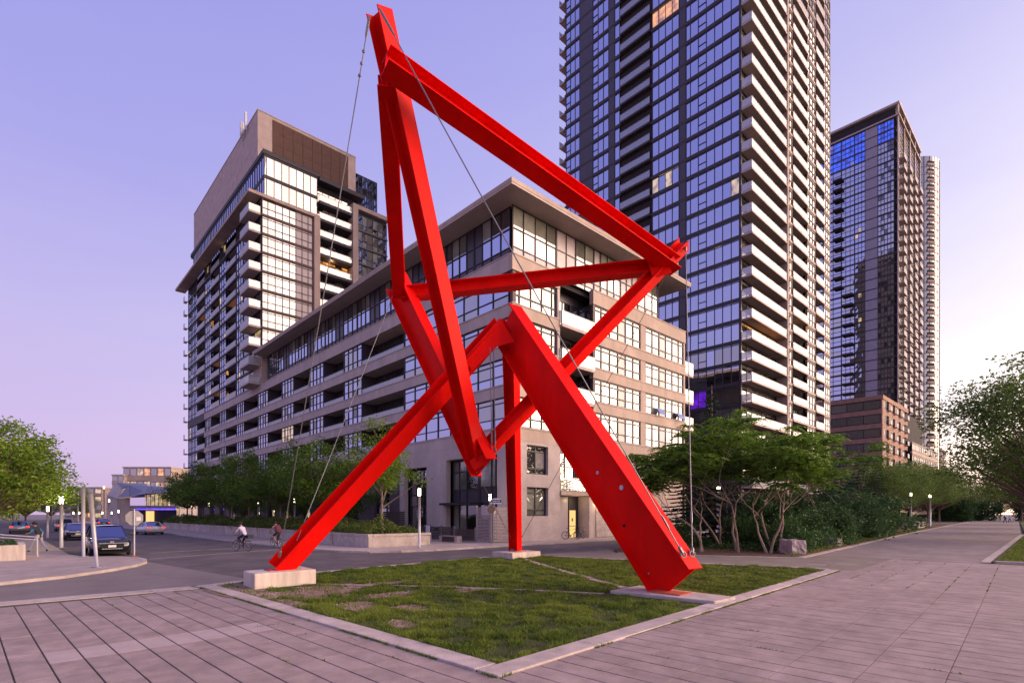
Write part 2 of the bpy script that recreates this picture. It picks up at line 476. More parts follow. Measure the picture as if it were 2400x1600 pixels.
class MB:
    def __init__(s):
        s.v, s.f, s.m = [], [], []
    def add(s, vs, fs, mi=0):
        n = len(s.v)
        s.v += [tuple(v) for v in vs]
        s.f += [tuple(i + n for i in f) for f in fs]
        s.m += [mi] * len(fs)
        return s
    def box(s, x0, x1, y0, y1, z0, z1, mi=0):
        x0, x1 = min(x0, x1), max(x0, x1); y0, y1 = min(y0, y1), max(y0, y1); z0, z1 = min(z0, z1), max(z0, z1)
        return s.add([(x0, y0, z0), (x1, y0, z0), (x1, y1, z0), (x0, y1, z0), (x0, y0, z1), (x1, y0, z1), (x1, y1, z1), (x0, y1, z1)],
                     [(0, 3, 2, 1), (4, 5, 6, 7), (0, 1, 5, 4), (1, 2, 6, 5), (2, 3, 7, 6), (3, 0, 4, 7)], mi)
    def bar(s, a, b, w, h, mi=0, up=(0, 0, 1)):
        a, b = Vector(a), Vector(b)
        d = (b - a).normalized()
        u = Vector(up)
        if abs(d.dot(u)) > .98:
            u = Vector((1, 0, 0))
        x = d.cross(u).normalized() * w / 2
        y = x.cross(d).normalized() * h / 2
        vs = [p + i * x + j * y for p in (a, b) for i, j in ((-1, -1), (1, -1), (1, 1), (-1, 1))]
        return s.add(vs, [(0, 1, 2, 3), (7, 6, 5, 4), (0, 4, 5, 1), (1, 5, 6, 2), (2, 6, 7, 3), (3, 7, 4, 0)], mi)
    def prism(s, pts, z0, z1, mi=0):
        n = len(pts)
        ar = sum(pts[i][0] * pts[(i + 1) % n][1] - pts[(i + 1) % n][0] * pts[i][1] for i in range(n))
        if ar < 0:
            pts = pts[::-1]
        vs = [(p[0], p[1], z0) for p in pts] + [(p[0], p[1], z1) for p in pts]
        fs = [tuple(range(n - 1, -1, -1)), tuple(range(n, 2 * n))] + [(i, (i + 1) % n, n + (i + 1) % n, n + i) for i in range(n)]
        return s.add(vs, fs, mi)
    def tube(s, path, rad, n=6, mi=0, cap=True):
        path = [Vector(p) for p in path]
        if not hasattr(rad, '__len__'):
            rad = [rad] * len(path)
        vs, fs = [], []
        for i, p in enumerate(path):
            d = (path[min(i + 1, len(path) - 1)] - path[max(i - 1, 0)])
            d = d.normalized() if d.length > 1e-6 else Vector((0, 0, 1))
            u = Vector((0, 0, 1)) if abs(d.z) < .9 else Vector((1, 0, 0))
            x = d.cross(u).normalized(); y = d.cross(x).normalized()
            for k in range(n):
                a = 2 * math.pi * k / n
                vs.append(p + (x * math.cos(a) + y * math.sin(a)) * rad[i])
        for i in range(len(path) - 1):
            for k in range(n):
                fs.append((i * n + k, i * n + (k + 1) % n, (i + 1) * n + (k + 1) % n, (i + 1) * n + k))
        if cap:
            fs.append(tuple(range(n))); e = (len(path) - 1) * n
            fs.append(tuple(e + k for k in range(n - 1, -1, -1)))
        return s.add(vs, fs, mi)
    def ring(s, c, axis, R_, r, n=20, k=5, mi=0):
        c, ax = Vector(c), Vector(axis).normalized()
        u = Vector((0, 0, 1)) if abs(ax.z) < .9 else Vector((1, 0, 0))
        x = ax.cross(u).normalized(); y = ax.cross(x).normalized()
        vs, fs = [], []
        for i in range(n):
            a = 2 * math.pi * i / n
            d = x * math.cos(a) + y * math.sin(a)
            for j in range(k):
                b = 2 * math.pi * j / k
                vs.append(c + d * (R_ + r * math.cos(b)) + ax * r * math.sin(b))
        for i in range(n):
            for j in range(k):
                fs.append((i * k + j, ((i + 1) % n) * k + j, ((i + 1) % n) * k + (j + 1) % k, i * k + (j + 1) % k))
        return s.add(vs, fs, mi)
    def disc(s, c, axis, R_, h, n=20, mi=0):
        c, ax = Vector(c), Vector(axis).normalized()
        return s.tube([c - ax * h / 2, c + ax * h / 2], R_, n, mi)
    def mesh(s, name, mats, origin=(0, 0, 0), smooth=False):
        me = bpy.data.meshes.new(name)
        o = Vector(origin)
        me.from_pydata([tuple(Vector(v) - o) for v in s.v], [], s.f)
        for m in (mats if isinstance(mats, (list, tuple)) else [mats]):
            me.materials.append(m)
        if any(s.m):
            me.polygons.foreach_set('material_index', s.m)
        if smooth:
            me.polygons.foreach_set('use_smooth', [True] * len(me.polygons))
        me.update()
        return me
    def build(s, name, mats, parent=None, smooth=False, kind=None, bevel=0.0):
        a = np.array(s.v)
        lo, hi = a.min(0), a.max(0)
        origin = Vector(((lo[0] + hi[0]) / 2, (lo[1] + hi[1]) / 2, lo[2]))
        o = link(name, s.mesh(name, mats, origin, smooth), parent, origin, kind)
        if bevel:
            b = o.modifiers.new('bevel', 'BEVEL'); b.width = bevel; b.segments = 2; b.limit_method = 'ANGLE'
        return o
_cache = {}
def boxobj(name, x0, x1, y0, y1, z0, z1, mat, parent=None, kind=None):
    """a box as an object of its own; alike boxes share their mesh"""
    w, d, h = abs(x1 - x0), abs(y1 - y0), abs(z1 - z0)
    key = (name, round(w, 3), round(d, 3), round(h, 3), mat.name)
    if key not in _cache:
        _cache[key] = MB().box(-w / 2, w / 2, -d / 2, d / 2, -h / 2, h / 2).mesh(name, mat)
    return link(name, _cache[key], parent, ((x0 + x1) / 2, (y0 + y1) / 2, (z0 + z1) / 2), kind)
def npmesh(name, verts, quads, mat, rnd=None):
    """many small faces at once; rnd = one value for each face"""
    me = bpy.data.meshes.new(name)
    nv, nf = len(verts), len(quads)
    k = quads.shape[1]
    me.vertices.add(nv)
    me.vertices.foreach_set('co', np.ascontiguousarray(verts, dtype=np.float32).ravel())
    me.loops.add(nf * k)
    me.loops.foreach_set('vertex_index', np.ascontiguousarray(quads, dtype=np.int32).ravel())
    me.polygons.add(nf)
    me.polygons.foreach_set('loop_start', np.arange(0, nf * k, k, dtype=np.int32))
    me.update(calc_edges=True)
    me.shade_flat()
    me.materials.append(mat)
    if rnd is not None:
        at = me.attributes.new('rnd', 'FLOAT', 'FACE')
        at.data.foreach_set('value', np.ascontiguousarray(rnd, dtype=np.float32))
    return me

# ---------------------------------------------------------------- facades
class Fac:
    """a wall plane: 'R' faces -y (runs along x), 'L' faces -x (runs along y); o is measured outwards"""
    def __init__(s, kind, plane):
        s.k, s.p = kind, plane
    def ext(s, s0, s1, o0, o1):
        if s.k == 'R':
            return (s0, s1, s.p - o1, s.p - o0)
        return (s.p - o1, s.p - o0, s0, s1)
    def box(s, mb, s0, s1, z0, z1, o0, o1, mi=0):
        e = s.ext(s0, s1, o0, o1)
        mb.box(e[0], e[1], e[2], e[3], z0, z1, mi)
    def obj(s, name, s0, s1, z0, z1, o0, o1, mat, parent, kind=None):
        e = s.ext(s0, s1, o0, o1)
        return boxobj(name, e[0], e[1], e[2], e[3], z0, z1, mat, parent, kind)
PANES = {}
def window(fac, bld, s0, s1, z0, z1, cols, rows, mat, pane, o=0.0, bar=.07, name='window', deep=.10, opaque=None):
    """frame with mullions and transoms; cols = widths, rows = heights of transoms above the sill; pane(i, j) -> material"""
    W, H = s1 - s0, z1 - z0
    tot = sum(cols)
    xs = [0.0]
    for c in cols:
        xs.append(xs[-1] + c / tot * W)
    zs = [0.0] + [r for r in rows if .1 < r < H - .1] + [H]
    key = (fac.k, round(W, 3), round(H, 3), tuple(round(x, 3) for x in xs), tuple(round(z, 3) for z in zs), mat.name, bar, deep)
    if key not in _cache:
        mb = MB()
        f0 = Fac(fac.k, 0.0)
        for x in xs:
            a = min(max(x - bar / 2, 0), W - bar)
            f0.box(mb, a, a + bar, 0, H, -deep, .03)
        for z in zs:
            a = min(max(z - bar / 2, 0), H - bar)
            for i in range(len(xs) - 1):
                a0 = xs[i] + (bar if i == 0 else bar / 2); a1 = xs[i + 1] - (bar if i == len(xs) - 2 else bar / 2)
                f0.box(mb, a0, a1, a, a + bar, -deep, .022)
        _cache[key] = mb.mesh(name, mat)
    e = fac.ext(s0, s0, o, o)
    w = link(name, _cache[key], bld, (e[0], e[2], z0))
    lst = PANES.setdefault(bld, [])
    for i in range(len(xs) - 1):
        for j in range(len(zs) - 1):
            pmat = pane(i, j)
            if pmat is None:
                continue
            lst.append((w, fac, s0 + xs[i] + bar * .3, s0 + xs[i + 1] - bar * .3, z0 + zs[j] + bar * .3, z0 + zs[j + 1] - bar * .3, o - .045, pmat))
    return w
def flush_panes(bld, most=300):
    """the panes that show largest become pieces of their windows, the rest one joined part"""
    lst = PANES.pop(bld, [])
    sc = []
    for w, fac, s0, s1, z0, z1, o, m in lst:
        e = fac.ext((s0 + s1) / 2, (s0 + s1) / 2, o, o)
        c = (e[0], e[2], (z0 + z1) / 2)
        q = proj(c)
        a = 0
        if q and -20 < q[0] < 2420 and -20 < q[1] < 1620:
            nv = Vector((0, -1, 0)) if fac.k == 'R' else Vector((-1, 0, 0))
            vd = (Vector((0, 0, CAMH)) - Vector(c)).normalized()
            a = (s1 - s0) * (z1 - z0) * abs(nv.dot(vd)) / q[2] ** 2
        sc.append(a)
    order = sorted(range(len(lst)), key=lambda i: -sc[i])
    V, Q, R_, MI, mats = [], [], [], [], []
    for rank, i in enumerate(order):
        w, fac, s0, s1, z0, z1, o, m = lst[i]
        if rank < most and sc[i] > 0:
            p = fac.obj('pane', s0, s1, z0, z1, o - .02, o, m, w)
            p.rotation_euler = (random.gauss(0, .005), random.gauss(0, .005), random.gauss(0, .005))
        else:
            if m not in mats:
                mats.append(m)
            e = fac.ext(s0, s1, o, o)
            n = len(V)
            a, b = random.gauss(0, .003), random.gauss(0, .003)
            if fac.k == 'R':
                V += [(e[0], e[2] + a, z0), (e[1], e[2] - a, z0), (e[1], e[2] + b, z1), (e[0], e[2] - b, z1)]
            else:
                V += [(e[0] + a, e[3], z0), (e[0] - a, e[2], z0), (e[0] + b, e[2], z1), (e[0] - b, e[3], z1)]
            Q.append((n, n + 1, n + 2, n + 3)); R_.append(random.random()); MI.append(mats.index(m))
    if Q:
        org = Vector(WO[bld])
        me = npmesh('panes', np.array(V) - np.array(org), np.array(Q), mats[0], np.array(R_))
        for m in mats[1:]:
            me.materials.append(m)
        me.polygons.foreach_set('material_index', MI)
        me.update()
        link('panes', me, bld, org, 'stuff')
def balcony(fac, bld, s0, s1, z, depth0, depth1, gmat, smat, th=.22, gh=1.05, ends=(True, True), name='balcony', gz=0.0):
    """a slab from o=depth0 to depth1 with its guard (rail and glass) as a sub-part"""
    b = fac.obj(name, s0, s1, z - th, z, depth0, depth1, smat, bld)
    W = s1 - s0; D = depth1 - depth0
    key = ('guard', fac.k, round(W, 3), round(D, 3), gmat.name, ends, round(gh, 3))
    if key not in _cache:
        mb = MB(); f0 = Fac(fac.k, 0.0)
        f0.box(mb, .03, W - .03, .04, gh - .05, D - .06, D - .045, 0)
        f0.box(mb, 0, W, gh - .045, gh, D - .08, D - .02, 1)
        n = max(2, int(W / 1.3))
        for i in range(n + 1):
            x = .03 + (W - .1) * i / n
            f0.box(mb, x, x + .03, 0, gh - .05, D - .09, D - .065, 1)
        for k, on in enumerate(ends):
            if on:
                x = 0 if k == 0 else W - .02
                f0.box(mb, x, x + .015, .04, gh - .05, .05, D - .1, 0)
                f0.box(mb, x, x + .04, gh - .045, gh, .02, D - .09, 1)
        _cache[key] = mb.mesh('guard', [gmat, M['steel_grey']])
    e = fac.ext(s0, s0, depth0, depth0)
    link('guard', _cache[key], b, (e[0], e[2], z + gz))
    return b
# ================================================================ ground, roads, pavements
def struct(mb, name, mat, parent=None, bevel=0.0):
    return mb.build(name, mat, parent, kind='structure' if parent is None else None, bevel=bevel)
struct(MB().box(-900, 1600, -700, 1500, -.6, -.16), 'ground', M['far_ground'])
struct(MB().box(-90, 200, 8, 260, -.4, -.10), 'road', M['asphalt'])
# lighter older asphalt where the side street opens
M['asphalt_old'] = pm('old_asphalt', (.225, .18, .17), .9, .18, .7, .3, 170)
pp = [G(344, 1316, -.1), G(604, 1360, -.1), G(560, 1363, -.1), Vector((-14, 18.2, 0)), Vector((-14, 20.6, 0)), G(0, 1369, -.1), G(152, 1353, -.1), G(268, 1337, -.1)]
struct(MB().prism([(p.x, p.y) for p in pp], -.2, -.094), 'road_apron', M['asphalt_old'])
ln = MB()
for (x0, y0, x1, y1) in ((352, 1309, 655, 1286), (352, 1295, 560, 1283)):
    a, b = G(x0, y0, -.09), G(x1, y1, -.09)
    ln.bar((a.x, a.y, -.0955), (b.x, b.y, -.0955), .12, .006)
struct(ln, 'road_marking', M['paint_line'])
wk = [(140, 27.2), (26.7, 27.4), (19.0, 27.3), (16.8, 27.7), (15.3, 28.6), (14.3, 30.2), (13.7, 34), (13.0, 46), (12.9, 200), (130, 200), (140, 60)]
struct(MB().prism(wk, -.3, 0), 'sidewalk', M['walk'])
ks = MB()
for i in range(8):
    a, b = Vector((*wk[i], 0)), Vector((*wk[i + 1], 0))
    d = (b - a).normalized(); n = Vector((d.y, -d.x, 0)) * -.09
    ks.bar(Vector((a.x, a.y, -.1)) + n, Vector((b.x, b.y, -.1)) + n, .2, .22)
struct(ks, 'kerb', M['kerb'])
isl = [(-.34, 23.6), (1.35, 24.6), (2.95, 26.4), (3.9, 27.9), (4.5, 29.4), (4.72, 31), (4.6, 32.6), (4.0, 33.9), (2.6, 34.9), (2.2, 37), (1.8, 62), (-70, 62), (-70, 10), (-30, 17.5), (-10, 21.3)]
struct(MB().prism(isl, -.3, 0), 'corner_pavement', M['walk'])
ik = MB()
for i in list(range(9)) + [13, 14]:
    a, b = Vector((*isl[i], 0)), Vector((*isl[(i + 1) % len(isl)], 0))
    d = (b - a).normalized(); n = Vector((d.y, -d.x, 0)) * -.08
    ik.bar(Vector((a.x, a.y, -.092)) + n, Vector((b.x, b.y, -.092)) + n, .18, .2)
struct(ik, 'corner_kerb', M['kerb'])

# plaza: sand bed with separate pavers; the lawn corner is the origin of the paving grid
LA = Vector((4.75, 5.34, 0)); TH = RAD(3.0)
E1 = Vector((math.cos(TH), math.sin(TH), 0)); E2 = Vector((-math.sin(TH), math.cos(TH), 0))
def L(a, b, z=0.0):
    p = LA + E1 * a + E2 * b
    return Vector((p.x, p.y, z))
lawn_pts = [(4.75, 5.34), (23.2, 6.25), (20.6, 15.9), (19.7, 20.1), (17.5, 20.15), (13.4, 19.85), (8.1, 19.3), (4.05, 17.95)]
plaza_bed = [(-40, -60), (45, -60), (33.2, -.5), (31.7, 2.8), (31.7, 9.6), (28.6, 9.6), (26, 14.3), (24.7, 17.7), (26.5, 19.6), (19.7, 20.1), (20.6, 15.9), (23.2, 6.25), (4.75, 5.34), (4.05, 17.95), (3.2, 18.35), (-40, 18.0)]
struct(MB().prism(plaza_bed, -.3, -.014), 'plaza', M['joint'])
pv = bpy.data.objects['plaza']
SP, LN = .41, .87
cand = []
for i in range(-70, 66):
    for j in range(-24, 22):
        a0, b0 = i * SP, j * LN
        a, b = a0 + SP / 2, b0 + LN / 2
        if a > -.05 and b > -.05 and a < 18.4 + max(0, b) * -.25:
            continue
        p = L(a, b)
        if p.y > 17.9 - (.3 if p.x < 3 else 0) or p.x > 31.2 or (b > 0 and a > 0 and (p.x > 26.8 or p.y > 9)):
            continue
        if b > 14:
            continue
        q = proj((p.x, p.y, 0))
        if q is None or not (-90 < q[0] < 2490 and q[1] < 1720):
            continue
        cand.append((SP * LN / q[2] ** 3, a, b, p, i, j))
cand.sort(key=lambda t: -t[0])
gm = {}
for mname in ('paver', 'kerb'):
    mb = MB()
    mb.add([(-.1935, -.430, -.05), (.1935, -.430, -.05), (.1935, .430, -.05), (-.1935, .430, -.05),
            (-.1935, -.430, -.002), (.1935, -.430, -.002), (.1935, .430, -.002), (-.1935, .430, -.002),
            (-.1905, -.427, 0), (.1905, -.427, 0), (.1905, .427, 0), (-.1905, .427, 0)],
           [(0, 1, 5, 4), (1, 2, 6, 5), (2, 3, 7, 6), (3, 0, 4, 7), (4, 5, 9, 8), (5, 6, 10, 9), (6, 7, 11, 10), (7, 4, 8, 11), (8, 9, 10, 11)])
    gm[mname] = mb
M['paver_pale'] = pm('pale_paver', (.42, .33, .315), .85, .12, 2.2, .3, 160, grain=.15)
pmesh = {'paver': gm['paver'].mesh('paver', M['paver']), 'pale': gm['kerb'].mesh('paver', M['paver_pale'])}
rest_v, rest_f = [], []
base = np.array(gm['paver'].v); bf = gm['paver'].f
rot = np.array([[E1.x, E2.x, 0], [E1.y, E2.y, 0], [0, 0, 1]])
for k, (sc_, a, b, p, i, j) in enumerate(cand):
    dz = random.gauss(0, .0012)
    if k < 300:
        pale = (j == 6 and -10 <= i <= -3)
        o = link('paver', pmesh['pale' if pale else 'paver'], pv, (p.x, p.y, dz))
        o.rotation_euler = (random.gauss(0, .0012), random.gauss(0, .0012), TH + random.gauss(0, .0012))
    else:
        n = len(rest_v) * 12
        rest_v.append(base @ rot.T + np.array([p.x, p.y, dz])); rest_f += [tuple(x + n for x in f) for f in bf]
if rest_v:
    me = npmesh('paving_field', np.concatenate(rest_v), np.array(rest_f), M['paver'])
    o = link('paving_field', me, pv, (0, 0, 0), 'stuff'); o.location = -WO[pv]
# concrete band along the plaza's street edge
struct(MB().prism([(-40, 17.35), (4.0, 17.75), (3.9, 18.45), (-40, 18.1)], -.2, .004), 'plaza_edge_kerb', M['kerb'])

# the path that leads away to the right, with its edge band
path = [(31.2, 9.55), (73.9, 13.1), (212, 22), (212, 12), (77.6, 4.2), (31.2, 3.0)]
M['path'] = brick_mat('path_pavers', (.40, .31, .285), (.35, .27, .25), (.22, .18, .15), .42, .2)
struct(MB().prism(path, -.3, .0), 'path', pm('path_surface', (.28, .22, .215), .88, .22, .8, .3, 120, grain=.2, stain=.15))
eb = MB()
for a, b in (((26.0, 14.2), (28.6, 9.5)), ((28.6, 9.5), (73.9, 13.1)), ((73.9, 13.1), (212, 22)), ((31.8, 2.9), (77.6, 4.1)), ((26.0, 14.2), (24.7, 17.7))):
    eb.bar((*a, -.03), (*b, -.03), .32, .1)
struct(eb, 'path_kerb', M['kerb'])

struct(MB().prism([(23.45, 6.35), (23.6, 5.9), (31.25, 6.2), (31.25, 9.4), (28.55, 9.4), (25.9, 14.15), (24.6, 17.6), (26.4, 19.6), (19.95, 20.0), (20.85, 15.9)], -.3, .001), 'cross_path', M['path'])
# lawn with its concrete border
struct(MB().prism(lawn_pts, -.3, .012), 'lawn', M['turf'])
lawn = bpy.data.objects['lawn']
bd = []
n_seg = 0
for A_, B_, seg in ((L(-.02, -.02), L(18.5, .04), 2.35), (L(-.02, .44), L(-.02, 12.75), 2.35)):
    d = (B_ - A_); Ln = d.length; d.normalize(); nn = Vector((-d.y, d.x, 0)) if d.x > .5 else Vector((d.y, -d.x, 0))
    k = max(1, round(Ln / seg))
    for i in range(k):
        p0 = A_ + d * (Ln * i / k + .004); p1 = A_ + d * (Ln * (i + 1) / k - .004)
        mb = MB().prism([(p0.x, p0.y), (p1.x, p1.y), (p1.x + nn.x * .42, p1.y + nn.y * .42), (p0.x + nn.x * .42, p0.y + nn.y * .42)], -.1, .035 + random.gauss(0, .003))
        mb.build('border_stone', M['kerb'], lawn, bevel=.012)
for a, b in (((4.0, 18.0), (8.1, 19.4)), ((8.1, 19.4), (13.4, 19.95)), ((13.4, 19.95), (17.4, 20.25)), ((20.75, 15.9), (23.25, 6.7)), ((19.8, 20.2), (20.75, 15.9))):
    mb = MB().bar((*a, -.06), (*b, -.06), .26, .2)
    mb.build('border_stone', M['kerb'], lawn, bevel=.012)
# worn strips of bare ground that run between the three footings
def strip(name, pts, w, mat, z):
    vs, fs = [], []
    pts = [Vector((*p, 0)) for p in pts]
    fine = []
    for i in range(len(pts) - 1):
        for k in range(14):
            fine.append(pts[i].lerp(pts[i + 1], k / 14))
    fine.append(pts[-1])
    for i, p in enumerate(fine):
        d = (fine[min(i + 1, len(fine) - 1)] - fine[max(0, i - 1)]).normalized(); n = Vector((-d.y, d.x, 0))
        w1, w2 = w * random.uniform(.55, 1.2), w * random.uniform(.55, 1.2)
        vs += [(p.x + n.x * w1, p.y + n.y * w1, z), (p.x - n.x * w2, p.y - n.y * w2, z)]
        if i:
            fs.append((2 * i - 2, 2 * i - 1, 2 * i + 1, 2 * i))
    mb = MB().add(vs, fs)
    return mb.build(name, mat, lawn)
M['worn'] = pm('worn_concrete_dirt', (.36, .285, .245), .95, .3, 4, .4, 60)
strip('worn_strip', [(7.0, 16.1), (9.4, 13.1), (11.8, 8.9)], .17, M['worn'], .018)
strip('worn_strip', [(18.2, 18.7), (15.6, 14.0), (13.2, 9.2)], .2, M['worn'], .018)
dirt = []
for cx_, cy_, rx, ry in ((6.2, 14.7, 1.5, 1.35), (4.75, 16.3, .75, 1.9), (7.4, 12.7, .95, .5), (5.9, 11.7, .5, .75), (8.3, 14.9, 1.3, .4), (6.8, 10.6, .35, .5), (5.0, 13.2, .3, .8), (9.6, 12.0, .5, .35), (5.6, 9.2, .3, .45)):
    pts = []
    for t in np.linspace(0, 2 * math.pi, 61)[:-1]:
        w = 1 + .22 * math.sin(3 * t + cx_) + .14 * math.sin(7 * t + 2 * cy_) + .10 * math.sin(13 * t + cx_ * 3) + random.uniform(-.05, .05)
        pts.append((cx_ + rx * math.cos(t) * w, max(cy_ + ry * math.sin(t) * w, 5.9)))
    dirt.append((cx_, cy_, rx, ry))
    pts = [(max(x, 4.55 - (y - 5.34) * .05 + .0), y) for x, y in pts]
    MB().prism(pts, -.05, .0145 + .0004 * len(dirt)).build('bare_patch', M['soil'], lawn)

# litter of small stones and dead stalks on the bare ground
px_, py_ = [], []
for cx_, cy_, rx, ry in dirt:
    k_ = int(260 * rx * ry) + 20
    t_ = rng.random(k_) * 6.283; r_ = np.sqrt(rng.random(k_))
    px_.append(cx_ + rx * r_ * np.cos(t_)); py_.append(cy_ + ry * r_ * np.sin(t_))
px_, py_ = np.concatenate(px_), np.concatenate(py_)
k_ = px_ > 4.75 - (py_ - 5.34) * .05 + .45
px_, py_ = px_[k_], py_[k_]
sz_ = rng.uniform(.006, .02, len(px_))
tet = np.array([(1, 0, 0), (-.5, .86, 0), (-.5, -.86, 0), (0, 0, 1.1)])
pvt = tet[None] * sz_[:, None, None] * rng.uniform(.6, 1.3, (len(px_), 4, 1)) + np.stack([px_, py_, np.full(len(px_), .017)], 1)[:, None]
fq = np.array([(0, 1, 3), (1, 2, 3), (2, 0, 3)])
me = npmesh('soil_litter', pvt.reshape(-1, 3), (fq[None] + 4 * np.arange(len(px_))[:, None, None]).reshape(-1, 3), M['stone'] if 'stone' in M else M['concrete'])
o_ = link('soil_litter', me, lawn, (0, 0, 0), 'stuff'); o_.location = -WO[lawn]

# grass blades
def in_poly(x, y, poly):
    c = np.zeros(len(x), bool)
    n = len(poly)
    for i in range(n):
        x0, y0 = poly[i]; x1, y1 = poly[(i + 1) % n]
        cond = ((y0 > y) != (y1 > y)) & (x < (x1 - x0) * (y - y0) / (y1 - y0 + 1e-12) + x0)
        c ^= cond
    return c
def vnoise(x, y, s, seed=0):
    r = np.random.default_rng(seed); g = r.random((64, 64))
    xs, ys = x / s, y / s
    xi, yi = np.floor(xs).astype(int), np.floor(ys).astype(int)
    fx, fy = xs - xi, ys - yi
    fx, fy = fx * fx * (3 - 2 * fx), fy * fy * (3 - 2 * fy)
    q = lambda i, j: g[(xi + i) % 64, (yi + j) % 64]
    return (q(0, 0) * (1 - fx) + q(1, 0) * fx) * (1 - fy) + (q(0, 1) * (1 - fx) + q(1, 1) * fx) * fy
def blades(x, y, z0, h, w, rnd, name, mat, parent=None):
    n = len(x)
    ang = rng.random(n) * 2 * math.pi
    lx, ly = rng.normal(0, .55, n) * h, rng.normal(0, .55, n) * h
    dx, dy = np.cos(ang) * w, np.sin(ang) * w
    v = np.empty((n, 3, 3))
    v[:, 0] = np.stack([x - dx, y - dy, np.full(n, z0)], 1)
    v[:, 1] = np.stack([x + dx, y + dy, np.full(n, z0)], 1)
    v[:, 2] = np.stack([x + lx, y + ly, z0 + h], 1)
    me = npmesh(name, v.reshape(-1, 3), np.arange(3 * n).reshape(n, 3), mat, rnd)
    return link(name, me, parent, (0, 0, 0), 'stuff')
def scatter(poly, n, keep):
    a = np.array(poly); lo, hi = a.min(0), a.max(0)
    x = rng.uniform(lo[0], hi[0], n); y = rng.uniform(lo[1], hi[1], n)
    k = in_poly(x, y, poly)
    x, y = x[k], y[k]
    k = keep(x, y)
    return x[k], y[k]
def dens(x, y):
    d = FU * x + FV * y
    r = rng.random(len(x)) < np.clip((9.5 / d) ** 1.3, .16, 1)
    inn = ((x - LA.x) * E2.x + (y - LA.y) * E2.y > .40) & ((x - LA.x) * E1.x + (y - LA.y) * E1.y > .40)
    nz_ = vnoise(x, y, .34, 7) * .55 + vnoise(x, y, 1.7, 4) * .2 + vnoise(x, y, .13, 33) * .25
    r &= (rng.random(len(x)) < np.clip((nz_ - .30) * 2.6, .10, 1))
    for cx_, cy_, rx, ry in dirt:
        e = ((x - cx_) / rx) ** 2 + ((y - cy_) / ry) ** 2 + (vnoise(x, y, .3, 9) - .5) * 1.1 + (vnoise(x, y, .11, 19) - .5) * .8
        r &= ~((e < 1.15) & (rng.random(len(x)) < np.clip(1.45 - e, .2, .93)))
    for x0, y0, x1, y1 in ((4.9, 16.1, 7.2, 17.9), (11.85, 5.9, 13.55, 9.0), (17.4, 18.5, 19.5, 20.2)):
        r &= ~((x > x0) & (x < x1) & (y > y0) & (y < y1))
    for (x0, y0, x1, y1) in ((7.0, 16.1, 9.4, 13.1), (9.4, 13.1, 11.8, 8.9), (18.2, 18.7, 15.6, 14.0), (15.6, 14.0, 13.2, 9.2)):
        dx, dy = x1 - x0, y1 - y0; l2 = dx * dx + dy * dy
        t = np.clip(((x - x0) * dx + (y - y0) * dy) / l2, 0, 1)
        ds = np.hypot(x - x0 - t * dx, y - y0 - t * dy)
        r &= ~((ds < .10 + .09 * vnoise(x, y, .4, 5)) & (rng.random(len(x)) < .95))
    return r & inn
gx, gy = scatter(lawn_pts, 1150000, dens)
cl = vnoise(gx, gy, .34, 7)
gh = (.014 + .10 * cl ** 1.6 + .02 * rng.random(len(gx)) + .05 * (rng.random(len(gx)) < .02))
dd = FU * gx + FV * gy
blades(gx, gy, .012, gh, .0035 + .0009 * dd * .6, np.clip(-.12 + .45 * vnoise(gx, gy, .9, 8) + .40 * vnoise(gx, gy, .2, 18) + .35 * cl + rng.normal(0, .2, len(gx)), 0, 1), 'grass', M['grass'])
# weeds in the paving joints
wx, wy = [], []
for (_, a, b, p, i, j) in cand:
    hot = .10 if (a < -.2 and b > 8.5) else .035
    if a > 14:
        hot = .3
    if -1.3 < a < 0 and b > 2:
        hot = .30
    if random.random() < hot:
        c = L(i * SP, b + random.uniform(-.4, .4))
        if a > 14 or random.random() < .25:
            c = L(a + random.uniform(-.2, .2), j * LN)
        m_ = random.randint(6, 26)
        al = E1 if (a > 14 or random.random() < .2) else E2
        for _k in range(m_):
            t = random.gauss(0, .13)
            wx.append(c.x + al.x * t + random.gauss(0, .008)); wy.append(c.y + al.y * t + random.gauss(0, .008))
wx, wy = np.array(wx), np.array(wy)
blades(wx, wy, -.005, .015 + .03 * rng.random(len(wx)), np.full(len(wx), .008), rng.random(len(wx)) * .7, 'joint_weeds', M['grass'])
# tufts along the border stones
t_ = rng.random(5200)
sel = rng.random(5200) < .5
ax_ = np.where(sel, 18.3 * t_, -.03 + rng.normal(0, .012, 5200)); bx_ = np.where(sel, -.035 + rng.normal(0, .012, 5200), 12.6 * t_)
k = vnoise(ax_ + 50, bx_ + 50, .5, 12) > np.where(sel, .55, .42)
ax_, bx_ = ax_[k], bx_[k]
blades(LA.x + E1.x * ax_ + E2.x * bx_, LA.y + E1.y * ax_ + E2.y * bx_, .0, .02 + .04 * rng.random(len(ax_)), np.full(len(ax_), .009), rng.random(len(ax_)), 'border_weeds', M['grass'])

